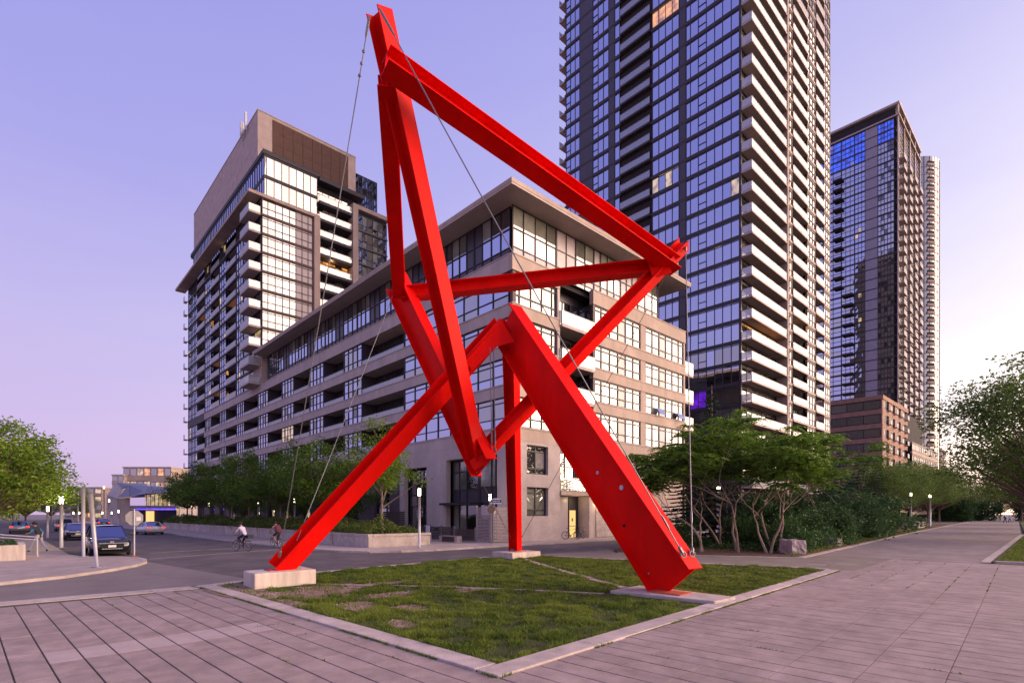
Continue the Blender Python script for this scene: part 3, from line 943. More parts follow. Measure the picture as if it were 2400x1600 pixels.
# planting bed on the right, grass verge along the path, grass right of the path
bed = [(24.85, 17.8), (26.2, 14.35), (28.75, 9.75), (73.9, 13.35), (140, 18.6), (140, 19.9), (27.2, 19.7)]
struct(MB().prism(bed, -.3, .03), 'planting_bed', M['mulch'])
rgrass = [(32.0, 2.7), (77.6, 3.9), (212, 11.8), (260, -60), (40, -60), (33.4, -.2)]
struct(MB().prism(rgrass, -.3, .03), 'verge', M['turf'])
rk = MB().bar((32.0, 2.6, .0), (33.2, -.3, .0), .3, .16).bar((33.2, -.3, .0), (41, -60, .0), .3, .16)
struct(rk, 'verge_kerb', M['kerb'])
vx, vy = scatter([(32.2, 2.5), (77, 3.7), (77, -4), (33.6, -1)], 60000, lambda x, y: rng.random(len(x)) < .8)
blades(vx, vy, .03, .05 + .08 * rng.random(len(vx)), np.full(len(vx), .02), rng.random(len(vx)), 'verge_grass', M['grass'])
vx, vy = scatter([(29.2, 10.0), (73.9, 13.5), (110, 16.3), (110, 17.2), (60, 13.6), (36, 11.4), (29.5, 10.5)], 60000, lambda x, y: rng.random(len(x)) < .85)
blades(vx, vy, .03, .05 + .1 * rng.random(len(vx)), np.full(len(vx), .022), rng.random(len(vx)), 'bed_edge_grass', M['grass'])
vx, vy = scatter([(25.0, 17.6), (26, 15.3), (29, 16), (28, 19)], 9000, lambda x, y: rng.random(len(x)) < .7)
blades(vx, vy, .03, .05 + .1 * rng.random(len(vx)), np.full(len(vx), .02), rng.random(len(vx)), 'bed_corner_grass', M['grass'])

# ================================================================ the red steel beam sculpture and its footings
def footing(name, label, pts, z1, mat, cat='footing'):
    o = MB().prism(pts, -.15, z1).build(name, mat, bevel=.03)
    return tag(o, label, cat)
footing('concrete_footing', 'tall pale concrete block at the street corner of the lawn under a red leg', [(5.08, 16.28), (6.93, 16.36), (7.02, 17.74), (5.14, 17.5)], .458, M['concrete_block'])
footing('concrete_slab', 'low flat concrete slab in the lawn under the broad red beam', [(11.95, 8.82), (12.3, 6.0), (13.35, 5.95), (13.42, 8.86)], .10, M['concrete'])
footing('concrete_footing', 'concrete block at the roadside lawn edge under the upright red leg', [(17.5, 18.65), (19.42, 18.6), (19.45, 20.05), (17.5, 20.15)], .31, M['concrete_block'])

SC = thing('beam_sculpture', 'towering red steel beam sculpture standing on three legs over the lawn', 'sculpture', (12.7, 14.5, 0))
def ibeam(p0, p1, dep, wid, hint, name='beam', tf=.035, tw=.03, ext0=0.0, ext1=0.0, mat=None, cope0=0.0):
    """H-section from p0 to p1; hint (right, away, up seen from the camera) is the outward normal of its first flange"""
    p0, p1 = Vector(p0), Vector(p1)
    a = (p1 - p0).normalized()
    p0 = p0 - a * ext0; p1 = p1 + a * ext1
    y = camdir(*hint)
    y = (y - a * y.dot(a)).normalized()
    x = a.cross(y).normalized()
    h, w = dep / 2, wid / 2
    prof = [(-w, h), (w, h), (w, h - tf), (tw / 2, h - tf), (tw / 2, -h + tf), (w, -h + tf), (w, -h), (-w, -h), (-w, -h + tf), (-tw / 2, -h + tf), (-tw / 2, h - tf), (-w, h - tf)]
    n = 12
    vs = [p + x * u + y * v for p in (p0, p1) for u, v in prof]
    fs = [(i, (i + 1) % n, n + (i + 1) % n, n + i) for i in range(n)]
    for o_ in (0, n):
        fs += [(o_, o_ + 1, o_ + 2, o_ + 11), (o_ + 3, o_ + 4, o_ + 9, o_ + 10), (o_ + 5, o_ + 6, o_ + 7, o_ + 8)]
    mb = MB().add(vs, fs)
    o = mb.build(name, mat or M['red'], SC)
    b = o.modifiers.new('bevel', 'BEVEL'); b.width = .006; b.segments = 1; b.limit_method = 'ANGLE'
    return a, x, y, p0, p1
F1, F2, F3 = Vector((6.08, 17.0, .47)), Vector((12.66, 7.5, .12)), Vector((18.6, 19.45, .32))
APX = P(1192, 752, 20.0)
T1 = P(905, 150, 17.0)
BT = P(1122, 1072, 19.6)
LF = P(925, 668, 21.6)
RT = P(1566, 610, 19.3)
APX = P(1192, 762, 20.0)
T1 = P(905, 150, 14.6)
A_ax = ibeam(P(1582, 1360, 14.15), P(1197, 770, 20.0), 1.46, .60, (.60, -.80, .35), 'broad_beam', .04, .035, ext0=.12, ext1=.45)
B_ax = ibeam(P(664, 1322, 16.6), P(1178, 760, 19.9), .58, .56, (.50, -.70, -.50), 'leg_beam', ext0=.22)
C_ax = ibeam(P(1208, 1286, 27.1), P(1197, 800, 20.4), .50, .50, (.80, -.60, 0), 'leg_beam', ext0=.05)
E_ax = ibeam(P(889, 28, 14.45), P(1117, 1074, 18.7), .52, .52, (.74, -.67, 0))
G_ax = ibeam(P(908, 146, 13.95), P(1581, 622, 20.6), .56, .56, (.05, -.25, -1), ext0=.05, ext1=.05)
H_ax = ibeam(P(942, 690, 21.6), P(1538, 625, 20.7), .50, .50, (0, -.05, -1))
F_ax = ibeam(P(1128, 1066, 18.7), P(1603, 572, 20.9), .46, .46, (.55, -.55, -.62), ext1=.0)
D_ax = ibeam(P(932, 668, 22.0), P(1128, 1082, 18.5), 1.02, .50, (.66, -.72, .22), 'broad_beam', .035, .03, ext0=.25, ext1=.25)
I_ax = ibeam(P(906, 190, 14.9), P(936, 690, 21.7), .50, .50, (.16, -1, -.35))
# gusset plate where the legs meet, stiffeners in the lower knot
def plate(pts, th, n, name='gusset_plate'):
    pts = [Vector(p) for p in pts]
    n = Vector(n).normalized() * th / 2
    k = len(pts)
    MB().add([p - n for p in pts] + [p + n for p in pts], [tuple(range(k - 1, -1, -1)), tuple(range(k, 2 * k))] + [(i, (i + 1) % k, k + (i + 1) % k, k + i) for i in range(k)]).build(name, M['red'], SC)
plate([P(1172, 745, 19.5), P(1090, 838, 19.05), P(1106, 868, 19.0), P(1165, 812, 19.3), P(1205, 800, 19.4)], .03, camdir(.5, -.8, -.3))
plate([P(1100, 1080, 18.45), P(1150, 1052, 18.4), P(1160, 1070, 18.35), P(1112, 1102, 18.4)], .03, camdir(0, -.6, -.8))
plate([P(1120, 1050, 18.4), P(1150, 1040, 18.4), P(1152, 1052, 18.35), P(1124, 1062, 18.4)], .03, camdir(0, -.6, -.8))
plate([P(1515, 600, 20.4), P(1560, 590, 20.45), P(1575, 640, 20.3), P(1530, 652, 20.3)], .03, camdir(.2, -1, -.1))
# base plates
for c, w, d, z in ((F1, .85, .5, .458), (Vector((12.72, 7.45, 0)), .62, .95, .10), (F3, .7, .6, .31)):
    boxobj('base_plate', c.x - w / 2, c.x + w / 2, c.y - d / 2, c.y + d / 2, z, z + .03, M['red_plate'], SC)
# bolts and a hole on the broad leg's web
aA, xA, yA, p0A, p1A = A_ax
face = xA if xA.dot(camdir(0, -1, 0)) > 0 else -xA
def on_web(px, py):
    o = Vector((0, 0, CAMH)); dr = P(px, py, 1) - o
    c = p0A + face * .02
    t = (c - o).dot(face) / dr.dot(face)
    return o + dr * t
for px, py, r, mt in ((1401, 1107, .055, 'bolt'), (1457, 1142, .075, 'bolt'), (1463, 1231, .05, 'dark_hole'), (1521, 1343, .03, 'bolt'), (1160, 826, .03, 'dark_hole'), (1093, 801, .03, 'dark_hole')):
    if px < 1300:
        continue
    q = on_web(px, py)
    MB().disc(q, face, r, .03, 12).build('bolt', M[mt], SC)
# cables with shackles and clamps
def cable(a, b, r=.016, sag=0.0, name='cable', clamps=()):
    pts = []
    for i in range(9):
        t = i / 8
        p = Vector(a).lerp(Vector(b), t)
        p.z -= sag * 4 * t * (1 - t)
        pts.append(p)
    o = MB().tube(pts, r, 6).build(name, M['steel'], SC)
    for t0, t1, rr in clamps:
        q0, q1 = Vector(a).lerp(Vector(b), t0), Vector(a).lerp(Vector(b), t1)
        MB().tube([q0, q0.lerp(q1, .2), q0.lerp(q1, .8), q1], [rr * .6, rr, rr, rr * .6], 6).build('turnbuckle', M['steel'], SC)
    return o
cable(P(866, 38, 14.15), P(655, 1306, 16.2), .014, .1, clamps=((0, .035, .035), (.055, .06, .04), (.075, .08, .04), (.095, .1, .04), (.985, 1, .04)))
cable(P(922, 690, 21.5), P(696, 1266, 16.8), .014, .05)
FA = [p0A + aA * .42 + yA * .77 + xA * k for k in (-.19, .19)]
FA.sort(key=lambda v: FV * v.x - FU * v.y)
cable(P(889, 20, 14.05), FA[0], .018, .12, clamps=((0, .05, .04), (.93, .955, .03), (.985, 1, .05)))
cable(P(1607, 578, 20.7), FA[1], .016, 0, clamps=((0, .02, .05), (.90, .93, .03), (.985, 1, .05)))
cable(P(1562, 642, 20.4), P(1219, 1266, 26.8), .012)
cable(P(1117, 1106, 18.5), P(1202, 1268, 26.9), .012)
for dx in (-4, 4):
    cable(P(1153 + dx, 815, 19.25), P(1157 + dx, 1057, 18.45), .018, clamps=((.8, .93, .035), (.97, 1, .04)))
for q in FA:
    MB().ring(q, camdir(.3, -1, .2), .075, .022, 14, 6).build('shackle', M['steel'], SC)
# ================================================================ mid-rise with the flat overhanging roof
def rmat(*ms):
    """pane picker with fixed odds"""
    def f(i, j):
        r = random.random()
        acc = 0
        for m, w in ms:
            acc += w
            if r < acc:
                return M[m]
        return M[ms[-1][0]]
    return f
U0, V0 = 28.5, 30.35
MR = thing('apartment_building', 'low pale concrete apartment block with broad flat overhanging roof behind the sculpture', 'building', (42, 60, 0))
fR, fL = Fac('R', V0), Fac('L', U0)
LEV = [(8.0, 9.0), (11.5, 12.4), (14.6, 15.5), (17.75, 18.7), (21.35, 22.6)]
UE = 55.3
VE = 122.6
# solid core behind all windows and balconies
core = MB()
core.box(U0 + 1.9, UE - .3, V0 + 1.9, VE, 0, 22.2)
core.build('core_wall', M['interior'], MR)
# bands of precast; each stretch of band is a piece, with its coping
def band(fac, s0, s1, z0, z1, mat=None, deep=.45):
    b = fac.obj('band', s0, s1, z0, z1, -deep, .0, mat or M['precast'], MR)
    fac.obj('coping', s0, s1, z1 + .002, z1 + .09, -deep, .05, M['precast_grey'], b)
for z0, z1 in LEV:
    band(fR, U0 - .002, 34.1, z0, z1)
    if z1 > 9.5:
        band(fR, 38.65, UE, z0, z1)
    else:
        band(fR, 38.65, UE, z0, z1)
    k = 9
    for i in range(k):
        a, b = V0 + .452 + (VE - V0 - .45) * i / k, V0 + .45 + (VE - V0 - .45) * (i + 1) / k
        band(fL, a, b - .012, z0, z1, M['precast_grey'] if i > 0 else M['precast_grey'])
wm = rmat(('glass_white', 1))
gp = lambda idx: (lambda i, j: M['grey_panel'] if i in idx else M['glass_sun'])
for n, (z0, z1) in enumerate(LEV[:-1]):
    za, zb = z1 + .09, LEV[n + 1][0] - .01
    H = zb - za
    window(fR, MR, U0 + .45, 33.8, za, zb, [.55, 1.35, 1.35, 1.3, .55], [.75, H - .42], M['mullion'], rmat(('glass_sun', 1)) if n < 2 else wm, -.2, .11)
    fR.obj('pier', 33.805, 34.1, za - .01, zb, -.4, -.03, M['precast_grey'], MR)
    fR.obj('pier', U0 + .12, U0 + .445, za - .01, zb, -.4, -.08, M['mullion_brown'], MR)
    window(fR, MR, 38.95, 46.4, za, zb, [1, 1.25, 1.25, 1.25, 1.25, 1.2], [.75, H - .42], M['mullion'], gp((3,)), -.12, .11)
    fR.obj('pier', 46.41, 47.3, za - .01, zb, -.4, -.06, M['precast'], MR)
    window(fR, MR, 47.31, 54.95, za, zb, [1.25, 1.25, 1.25, 1.25, 1.25, .95], [.75, H - .42], M['mullion'], gp((2,)), -.12, .11)
    fR.obj('pier', 54.96, 55.25, za - .01, zb, -.4, -.06, M['precast'], MR)
    fR.obj('pier', 38.67, 38.94, za - .01, zb, -.4, -.05, M['mullion_brown'], MR)
    # balcony in the recess
    balcony(fR, MR, 34.12, 38.63, z1 - .3, -1.75, .25, M['guard'], M['slab'], .25, 1.15, (True, False))
    window(fR, MR, 34.15, 38.6, z1 - .28, zb + .1, [1, 1, 1, 1], [2.1], M['mullion'], rmat(('glass_dark', .6), ('glass_grey', .4)), -1.76)
    fs_ = Fac('L', 38.64)
    window(fs_, MR, V0 + .3, V0 + 1.7, za, zb, [1, 1], [.75, H - .42], M['mullion'], rmat(('glass_grey', .7), ('glass_dark', .3)), .0)
    # small balconies at the far end
    be = boxobj('balcony', UE + .01, UE + 1.9, V0 + .1, V0 + 1.6, z0 + .05, z0 + .28, M['slab'], MR)
    boxobj('guard', UE + .05, UE + 1.88, V0 + .08, V0 + .12, z0 + .285, z0 + 1.65, M['guard'], be)
for z0, z1 in LEV:
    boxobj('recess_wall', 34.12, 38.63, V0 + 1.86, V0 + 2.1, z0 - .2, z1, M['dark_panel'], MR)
# two awning windows standing open
for s_, z_ in ((49.2, 12.55), (53.2, 12.55)):
    a = fR.obj('awning_sash', s_, s_ + 1.1, z_, z_ + .75, -.02, .02, M['glass_blue'], MR)
    a.rotation_euler = (RAD(-32), 0, 0)
    a.location.y -= .26
# the long street side: bays of glass between recessed balconies
edges = [1193, 944, 846, 803, 756, 723, 686, 658, 626, 602, 570, 552, 528, 513, 493, 479]
svs = [max(V0 + .5, sV(e, U0)) for e in edges]
for n, (z0, z1) in enumerate(LEV[:-1]):
    za, zb = z1 + .09, LEV[n + 1][0] - .01
    H = zb - za
    for k in range(len(svs) - 1):
        a, b = svs[k], svs[k + 1]
        if k % 2 == 0:
            nc = 8 if k == 0 else 4
            lit = (n == 1 and k == 6)
            pk = rmat(('glass_lit_pale', 1)) if lit else (rmat(('glass_blue', .5), ('glass_grey', .5)) if k == 0 else rmat(('glass_blue', .45), ('glass_grey', .4), ('glass_dark', .15)))
            window(fL, MR, a + .05, b - .05, za, zb, [1] * nc, [.75, H - .42], M['mullion'], pk, -.14)
        else:
            b_ = fL.obj('balcony', a - .02, b + .02, z1 - .35, z1 - .05, -1.85, -.46, M['slab'], MR)
            fL.obj('guard', a + .06, b - .06, z1 + .10, z1 + .62, -.16, -.14, M['guard_clear'], b_)
            fL.obj('rail', a + .04, b - .04, z1 + .625, z1 + .675, -.18, -.12, M['mullion'], b_)
            lit = (n, k) in ((1, 5), (2, 13), (3, 1))
            pk = rmat(('glass_lit', 1)) if lit else rmat(('glass_dark', .7), ('glass_grey', .3))
            window(fL, MR, a + .05, b - .05, z1 - .04, zb + .05, [1] * max(2, int((b - a) / 1.6)), [2.1], M['mullion'], pk, -1.86)
            for e_ in (a - .035, b - .005):
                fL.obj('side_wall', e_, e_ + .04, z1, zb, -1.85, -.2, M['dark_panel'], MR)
for z0, z1 in LEV[1:]:
    fL.obj('ceiling_soffit', V0 + .5, VE, z0 - .02, z0 + .1, -1.8, -.46, M['soffit'], MR)
# penthouse
PU, PV = U0 + .6, V0 + .6
gR, gL = Fac('R', PV), Fac('L', PU)
pc = MB().box(PU + .3, 50.3, PV + .3, 87, 22.2, 26.8)
pc.build('penthouse_core', M['interior'], MR)
def ppick(pan):
    def f(i, j):
        if i in pan:
            return M['grey_panel'] if j < 4 else M['grey_panel']
        if j == 0:
            return M['glass_white']
        if j == 1:
            return M['grey_panel']
        return M['glass_blind'] if j == 3 else M['glass_white']
    return f
s = PU + .02
for w, cols, pan in ((5.2, [.9, 1, 1, .9], ()), (2.6, [1, 1], (0, 1)), (2.6, [1, 1], ()), (1.0, [1], (0,)), (3.2, [1, 1, 1], ()), (3.0, [1, 1, 1], (0, 1, 2)), (3.78, [1, 1, .8], ())):
    window(gR, MR, s, s + w - .02, 22.62, 26.84, cols, [.4, .95, 2.45], M['mullion'], ppick(pan), 0, .06)
    s += w
vs_, n = PV + .3, 0
def lpick(pan):
    def f(i, j):
        if i in pan:
            return M['dark_panel']
        if j <= 1:
            return M['dark_panel'] if j == 1 else M['glass_grey']
        return M['glass_blind'] if (j == 3 and random.random() < .5) else (M['glass_blue'] if j == 2 else M['glass_grey'])
    return f
while vs_ < 86:
    w = 4.6 if n % 2 == 0 else 4.1
    e = min(vs_ + w, 87)
    window(gL, MR, vs_, e - .02, 22.62, 26.84, [1.1, 1.1, 1.1, 1.0], [.4, .95, 2.45], M['mullion'], lpick((3,) if n % 2 == 0 else (0,)), 0, .07)
    vs_ = e; n += 1
for v in (44.0, 58.5, 66.0, 74.0):
    gL.obj('screen', v, v + .05, 22.6, 23.6, .02, .5, M['guard_clear'], MR)
boxobj('corner_post', PU - .06, PU + .02, PV - .06, PV + .02, 22.6, 26.84, M['mullion'], MR)
# roof slab with its thin raised edge
RU, RV = 27.15, 29.0
rf = MB().box(RU, 53.9, RV, 88, 26.86, 27.12).build('roof', M['soffit'], MR)
MB().box(RU - .03, 53.95, RV - .03, RV + .15, 27.0, 27.32).box(RU - .03, RU + .15, RV + .152, 88, 27.0, 27.32).box(53.8, 53.95, RV + .152, 60, 27.0, 27.32).box(RU + .152, 53.79, RV + .152, 88, 27.12, 27.25).build('roof_edge', M['precast'], rf)
boxobj('end_wall', U0 + .02, U0 + 6, 88.02, 92.0, 22.7, 27.3, M['brick_box'], MR)
boxobj('roof_fin', 50.55, 53.4, 33.4, 33.6, 26.3, 26.85, M['precast'], MR)
# ---- ground storeys, right side
wl_ = MB()
def wall_open(mb, fac, s0, s1, z0, z1, holes, o0=-.5, o1=0.0):
    """wall with rectangular openings"""
    xs = sorted({s0, s1, *[h[0] for h in holes], *[h[1] for h in holes]})
    for a, b in zip(xs, xs[1:]):
        hs = sorted([h for h in holes if h[0] <= a + 1e-6 and h[1] >= b - 1e-6], key=lambda h: h[2])
        z = z0
        for h in hs:
            if h[2] > z:
                fac.box(mb, a, b, z, h[2], o0, o1)
            z = h[3]
        if z < z1:
            fac.box(mb, a, b, z, z1, o0, o1)
wall_open(wl_, fR, U0, 34.1, 0, 7.99, [(30.1, 32.6, 2.0, 4.35), (30.1, 32.6, 5.4, 7.75)])
wl_.build('brick_wall', M['brick'], MR)
for z_ in (2.0, 5.4):
    window(fR, MR, 30.1, 32.6, z_, z_ + 2.35, [1, 1], [.5, 1.9], M['mullion'], rmat(('glass_sun', 1)) if z_ > 3 else rmat(('glass_blind', 1)), -.3, .12)
wl2 = MB()
fR.box(wl2, 34.1, 38.65, 0, 7.99, -1.6, -1.3)
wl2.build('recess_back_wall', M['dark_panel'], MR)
boxobj('side_brick_wall', 38.05, 38.65, V0 - .0, V0 + 1.28, 0, 3.75, M['brick'], MR)
dr = boxobj('door', 36.65, 37.55, V0 + 1.2, V0 + 1.28, .05, 2.5, M['door_lit'], MR)
boxobj('door_frame', 36.55, 36.64, V0 + 1.14, V0 + 1.29, 0, 3.6, M['mullion'], dr)
boxobj('door_frame', 37.56, 37.66, V0 + 1.14, V0 + 1.29, 0, 3.6, M['mullion'], dr)
boxobj('transom', 36.645, 37.555, V0 + 1.16, V0 + 1.29, 2.52, 3.6, M['mullion'], dr)
boxobj('push_bar', 36.7, 37.45, V0 + 1.13, V0 + 1.17, 1.05, 1.12, M['steel_grey'], dr)
boxobj('notice', 37.0, 37.2, V0 + 1.185, V0 + 1.195, 1.5, 1.8, M['steel_grey'], dr)
boxobj('grey_side_panel', 34.12, 36.5, V0 + 1.2, V0 + 1.28, 0, 3.7, M['grey_panel'], MR)
balcony(fR, MR, 34.12, 38.63, 4.15, -1.28, .12, M['guard_clear'], M['precast'], .35, 1.2, (False, False))
window(fR, MR, 34.15, 38.6, 4.2, 7.6, [1, .5, 1, 1], [2.2], M['mullion'], lambda i, j: M['glass_lit_pale'] if i == 1 and j == 0 else M['glass_grey'], -1.2)
wl3 = MB()
wall_open(wl3, fR, 38.655, UE, 0, 7.99, [(38.7, 38.71, 0, .01)])
wl3.build('garage_wall', M['precast'], MR)
for k in range(4):
    s_ = 38.95 + k * 4.1
    d_ = fR.obj('garage_door', s_, s_ + 3.6, 0.02, 3.0, -.02, .03, M['wood_pale'], MR)
    for q in range(5):
        fR.obj('door_panel', s_ + .06, s_ + 3.54, .08 + q * .58, .08 + q * .58 + .52, .032, .05, M['concrete'], d_)
wlamp = fR.obj('wall_lamp', 38.95, 39.25, 3.35, 3.62, .06, .22, M['mullion'], MR)
fR.obj('lamp_bulb', 39.0, 39.2, 3.29, 3.345, .07, .21, M['lamp'], wlamp)
def lamp_light(loc, power, col=(1.0, .72, .42), r=.08):
    ld = bpy.data.lights.new('lamp_light', 'POINT'); ld.energy = power; ld.color = col; ld.shadow_soft_size = r
    lo = bpy.data.objects.new('lamp_light', ld); COL.objects.link(lo); lo.location = loc
    return lo
lamp_light((39.1, V0 - .25, 3.1), 45)
lamp_light((36.9, V0 + .5, 3.4), 18, (1, .75, .45))
# ---- ground storeys, street side
w4 = MB()
wall_open(w4, fL, V0 + .502, 47.0, 0, 7.99, [(32.15, 39.1, 0, 7.1), (42.2, 46.2, 0, 6.6)])
w4.build('street_wall', M['precast_grey'], MR)
boxobj('recess_wall', U0 + 1.0, U0 + 1.2, 32.15, 39.1, 0, 7.2, M['interior'], MR)
boxobj('recess_wall', U0 + 1.0, U0 + 1.2, 42.2, 46.2, 0, 6.7, M['interior'], MR)
boxobj('recess_ceiling', U0 + .01, U0 + 1.0, 32.15, 39.1, 7.0, 7.1, M['soffit'], MR)
def bay1(i, j):
    if j == 1:
        return M['dark_panel']
    if i == 2:
        return M['glass_dark'] if j == 0 else M['dark_panel']
    return [M['glass_blind'], M['glass_grey']][(i + j) % 2] if j != 2 else M['glass_blind']
window(fL, MR, 32.2, 35.3, .1, 6.95, [.9, .5, 1.5], [3.05, 4.35], M['mullion'], lambda i, j: M['dark_panel'] if j == 1 else (M['glass_blind'] if j == 2 else M['glass_grey']), -.75, .11)
window(fL, MR, 35.32, 39.05, .1, 6.95, [1.45, .9, .8], [3.05, 4.2, 5.8], M['mullion'], lambda i, j: M['dark_panel'] if j == 1 else (M['glass_dark'] if i == 0 else M['glass_blind']), -.75, .11)
boxobj('door_canopy', U0 - .55, U0 + .7, 35.0, 39.4, 2.95, 3.15, M['mullion'], MR)
window(fL, MR, 42.25, 46.15, .1, 6.5, [1.2, .6, 1.4], [2.8, 3.9, 5.0], M['mullion'], rmat(('glass_grey', .6), ('glass_dark', .4)), -.7, .1)
dk = MB()
wall_open(dk, fL, 47.002, VE, 0, 7.99, [(v, v + 3.2, .2, 6.5) for v in np.arange(49, 118, 6.6)])
dk.build('townhouse_wall', M['brick_dark'], MR)
for v in np.arange(49, 118, 6.6):
    window(fL, MR, v, v + 3.2, .2, 6.5, [1, 1, 1], [2.6, 3.6], M['mullion'], rmat(('glass_dark', .7), ('glass_grey', .2), ('glass_lit_pale', .1)), -.3, .09)
flush_panes(MR)
# ================================================================ left tower, slab block with the brick plant box
T2 = thing('apartment_tower', 'brown and glass apartment tower topped by a windowless tan brick box', 'building', (40, 112, 0))
TV, TVE = 88.4, 136.5
tL, tR = Fac('L', U0), Fac('R', TV)
FH = 2.98
Z0 = 22.7
NF = 10
ZT = Z0 + NF * FH - .35          # underside of the canopy, about 52
tc_ = MB().box(U0 + 1.9, 50.5, TV + 1.9, TVE - .2, 0, ZT).box(U0 + .4, 37.6, TV + .4, TV + 1.9, 22.6, ZT)
tc_.build('core_wall', M['interior'], T2)
px_t = [568, 552, 528, 513, 493, 479, 461, 433]
st = [sV(p, U0) for p in px_t]
st[-1] = TVE
floors = [Z0 + k * FH for k in range(NF)]
low = [z1 for z0, z1 in LEV[:-1]]
for k, z in enumerate(low + floors):
    zt = z + (FH if k >= len(low) else 3.1)
    upper = k >= len(low)
    if upper:
        tL.obj('floor_edge', TV + .02, TVE, z - .16, z + .12, -.3, .0, M['slab_dark'], T2)
        # right face: five bright panes and three grey panels on each storey
        window(tR, T2, U0 + .25, 36.9, z + .13, zt - .17, [.8, 1, 1, 1, .9, .9, .9, .7], [1.05, FH - .62], M['mullion_brown'],
               lambda i, j: M['grey_panel'] if i > 4 else M['glass_white'], -.12, .09)
        tR.obj('floor_edge', U0 + .25, 36.9, z - .165, z + .125, -.35, -.06, M['mullion_brown'], T2)
        # corner balcony
        if k < len(low) + NF - 0:
            b = boxobj('balcony', U0 - 1.75, U0 - .01, TV + .05, TV + 4.6, z - .2, z + .1, M['slab'], T2)
            mb = MB()
            mb.box(U0 - 1.74, U0 - 1.71, TV + .08, TV + 4.55, z + .102, z + 1.12, 0).box(U0 - 1.7, U0 - .05, TV + .06, TV + .085, z + .102, z + 1.12, 0)
            mb.box(U0 - 1.75, U0 - 1.69, TV + .05, TV + 4.58, z + 1.122, z + 1.17, 1).box(U0 - 1.688, U0 - .05, TV + .05, TV + .11, z + 1.122, z + 1.17, 1)
            mb.build('guard', [M['guard'], M['steel_grey']], b)
        window(tL, T2, TV + .3, st[0] - .03, z + .13, zt - .17, [1, 1, 1], [1.05], M['mullion'], rmat(('glass_dark', .6), ('glass_lit_pale', .12), ('glass_grey', .28)), -.14)
        rng_k = range(0, len(st) - 1)
    else:
        rng_k = range(5, len(st) - 1)
    for q in rng_k:
        a, b = st[q], st[q + 1]
        if q % 2 == 0:
            window(tL, T2, a + .05, b - .05, z + .13, zt - .17, [1] * (3 if q < 6 else 6), [.9, FH - .7], M['mullion'], rmat(('glass_blue', .75), ('glass_grey', .2), ('glass_lit_pale', .05)), -.1)
        else:
            b_ = tL.obj('balcony', a - .02, b + .02, z - .12, z + .1, -1.8, -.31, M['slab'], T2)
            tL.obj('guard', a + .04, b - .04, z + .12, z + 1.1, -.06, -.03, M['guard'], b_)
            lit = random.random() < .07 or (q == 5 and k in (0, 1)) or (q == 3 and k == len(low))
            window(tL, T2, a + .05, b - .05, z + .1, zt - .17, [1, 1], [2.1], M['mullion'], rmat(('glass_lit', 1)) if lit else rmat(('glass_dark', .8), ('glass_grey', .2)), -1.75)
    if not upper:
        tL.obj('floor_edge', st[5] + .6, TVE, z - .3, z + .12, -.3, .0, M['slab_dark'], T2)
    for e_ in range(6):
        bl = boxobj('balcony', U0 - .6, U0 - .02, TVE + .02, TVE + 1.2, z - .15, z + .1, M['slab'], T2) if e_ == 0 else None
        if bl:
            boxobj('guard', U0 - .6, U0 - .57, TVE + .03, TVE + 1.2, z + .102, z + 1.1, M['guard'], bl)
tL.obj('floor_edge', st[5] + .6, TVE, 21.2, 22.53, -.3, .0, M['slab_dark'], T2)
# frame on the right face and canopy
boxobj('frame_post', 37.0, 38.0, TV - .35, TV + .6, 22.6, ZT + .5, M['precast'], T2)
boxobj('frame_beam', U0 + .05, 36.998, TV - .35, TV + .1, ZT - .02, ZT + .5, M['precast'], T2)
MB().box(U0 - 1.9, U0 + .048, TV - .36, TVE + 2.6, ZT, ZT + .48).build('canopy', M['precast'], T2)
# balconies between the frame and the pier
for k in range(NF + 2):
    z = Z0 + k * FH
    balcony(tR, T2, 38.02, 43.95, z, -1.6, .02, M['guard'], M['slab_dark'], .45, 1.05, (False, False))
    lit = k == 7
    window(tR, T2, 38.05, 43.9, z + .02, z + FH - .47, [1, 1, 1, 1, 1], [2.0], M['mullion'], rmat(('glass_lit', .7), ('glass_white', .3)) if lit else rmat(('glass_white', .45), ('glass_grey', .3), ('glass_dark', .25)), -1.62)
for k in range(18):
    pass
lamp_light((40.5, TV - .2 + 1.0, Z0 + 7 * FH + 2.2), 60, (1.0, .55, .2))
boxobj('pier', 44.0, 45.0, TV - .3, TV + 3, 22.6, 57.3, M['precast'], T2)
boxobj('coping', 45.002, 51.2, TV - .3, TV + 3, 56.6, 57.3, M['precast'], T2)
boxobj('end_block', 45.002, 51.0, TV + .3, TV + 12, 22.6, 56.59, M['interior'], T2)
for k in range(NF + 1):
    z = Z0 + k * FH + .8
    window(tR, T2, 45.1, 51.0, z, z + FH - .3, [.8, .8, 1.0, .9, .9, .7], [.95], M['mullion'], lambda i, j: M['dark_panel'] if i == 2 else (M['glass_blind'] if random.random() < .45 else M['glass_grey']), -.25)
    tR.obj('floor_edge', 45.1, 51.05, z - .29, z - .01, -.3, -.05, M['dark_panel'], T2)
